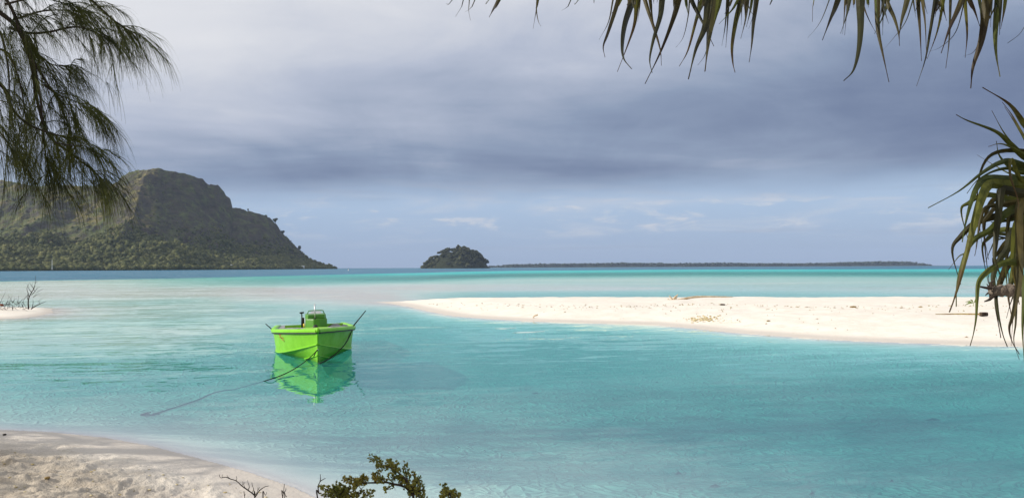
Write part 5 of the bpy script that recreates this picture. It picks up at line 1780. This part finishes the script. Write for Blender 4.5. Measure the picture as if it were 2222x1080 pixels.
# dead bush and wrack on the left spit
g = PZ(62, 671, 0.18); g.z = H1(g.x, g.y)
YS = g.y
root = empty('dead_bush', g)
tag(root, 'leafless dead bush of thin grey branches on the left sand spit', 'bush')
S_ = lambda zx, zy, dy=0.0: P(zx / 5.555, 580 + zy / 5.557, YS + dy) - g
BR = [([(345, 500), (340, 420), (350, 360), (380, 300), (410, 250), (425, 180), (428, 100)], .035, .006), ([(350, 360), (335, 300), (325, 250), (355, 190)], .02, .005),
      ([(380, 300), (350, 260), (330, 200)], .016, .005), ([(410, 250), (385, 225), (395, 190)], .012, .004), ([(345, 420), (330, 360), (340, 310)], .016, .005),
      ([(380, 330), (420, 290), (450, 250), (480, 235)], .016, .005), ([(400, 360), (440, 330), (480, 325)], .014, .005), ([(420, 290), (400, 250), (370, 205), (360, 185)], .012, .004),
      ([(375, 500), (420, 470), (490, 435), (560, 408)], .030, .008), ([(350, 500), (310, 490), (290, 510)], .02, .008), ([(440, 300), (500, 270), (530, 255)], .010, .004), ([(425, 190), (445, 170), (440, 150)], .008, .004),
      ([(480, 440), (470, 400), (520, 370)], .010, .004), ([(390, 480), (400, 420), (395, 380)], .014, .005)]
for pts, r0, r1 in BR:
    m = MB(); m.tube(smooth_line([S_(x, y, rng.gauss(0, 0.12) if i else 0) for i, (x, y) in enumerate(pts)], 4), [r0, r1], 5)
    m.build('branch', M_TWIG, root, True)
m = MB()
for k in range(60):
    x, y = rng.uniform(-60, 300), rng.uniform(430, 505)
    a = S_(x, y, rng.gauss(0, .3)) + g
    d = Vector((rng.gauss(0, .3), rng.gauss(0, .2), rng.gauss(0.05, .22)))
    m.tube([a, a + d * 0.5 + Vector((0, 0, .03)), a + d], [0.010, 0.004], 4)
o = m.build('brushwood', M_TWIG)
tag(o, 'tangle of low dead brushwood lying along the left sand spit', 'brushwood', kind='stuff')
gm = MB()
gg = S_(0, 470) + g
for k in range(14):
    rock(gm, gg + Vector((rng.uniform(-0.6, 0.15), rng.gauss(0, .1), rng.uniform(-.05, .15))), rng.uniform(0.05, 0.11))
o = gm.build('rusty_leaf_clump', pbr('rusty_leaf', (0.28, 0.075, 0.03), 0.8, 0.2, 0.3, 9.0))
tag(o, 'rust-brown clump of dead leaves at the left end of the spit', 'leaf clump')

# bits lying on the sea bed and the beach
SUNK = [((1163, 855), 0.10, 0.1, 'dark leaf on the sea bed below the long foam streak'), ((2025, 912), 0.16, 0.0, 'long dark stick on the sea bed at the far right'),
        ((1472, 1030), 0.06, 0.3, 'short dark leaf on the sea bed near the lower edge, left of two'), ((1552, 1057), 0.07, 0.0, 'dark leaf on the sea bed close to the lower edge, right of two'),
        ((1762, 1073), 0.05, 0.5, 'small dark scrap on the sea bed at the bottom edge'), ((1935, 1046), 0.035, 0.2, 'tiny dark scrap on the sea bed in the lower right'),
        ((1425, 831), 0.05, 0.0, 'tiny dark scrap on the sea bed under the middle of the bank')]
for (uv, L, a, lab) in SUNK:
    w0 = PZ(*uv)
    d = ray(*uv)
    t = np.arange(w0.y, w0.y + 8, 0.02)
    i = int(np.argmax(H(d.x * t, t) >= CAM_Z + d.z * t))
    g = Vector((d.x * t[i], t[i], 0)); g.z = H1(g.x, g.y) + 0.012
    m = MB()
    dd = Vector((math.cos(a), math.sin(a), 0)) * L; s = Vector((-dd.y, dd.x, 0)) * 0.22
    m.add([g - dd, g - dd * 0.3 - s, g + dd * 0.5 - s * 0.8, g + dd, g + dd * 0.4 + s, g - dd * 0.4 + s * 0.9, g + Vector((0, 0, 0.03))],
          [(0, 1, 6), (1, 2, 6), (2, 3, 6), (3, 4, 6), (4, 5, 6), (5, 0, 6), (5, 4, 3, 2, 1, 0)])
    o = m.build('sunken_leaf', M_DARKD); tag(o, lab, 'leaf')
m = MB()
for k in range(90):
    u, v = rng.uniform(0, 600), rng.uniform(960, 1079)
    if v < 965 + u * 0.16:
        continue
    g = G(u, v)
    rock(m, g, rng.uniform(0.006, 0.020), 0.5)
o = m.build('coral_crumbs', M_CORAL)
tag(o, 'small coral crumbs and shell bits strewn over the near beach', 'crumbs', kind='stuff')
lump(104, 1040, 0.028, M_DEBRIS, 'brown_pebble', 'small reddish brown pebble on the near beach', 'pebble', 0.6, 1)
lump(12, 944, 0.035, M_DARKD, 'dark_scrap', 'dark scrap near the waterline at the left end of the beach', 'scrap', 0.5, 1)

# ---------------------------------------------------------------- air: faint sea haze over everything
m = MB(); m.box((0, 0, 161), (34000, 34000, 338))
hm, ht, hout = new_mat('sea_haze')
pv = ht.node('ShaderNodeVolumePrincipled', {'Color': (0.52, 0.66, 0.92), 'Density': 6.0e-5, 'Anisotropy': 0.0})
ht.l.new(pv.outputs[0], hout.inputs['Volume'])
o = m.build('haze', hm); tag(o, kind='stuff')
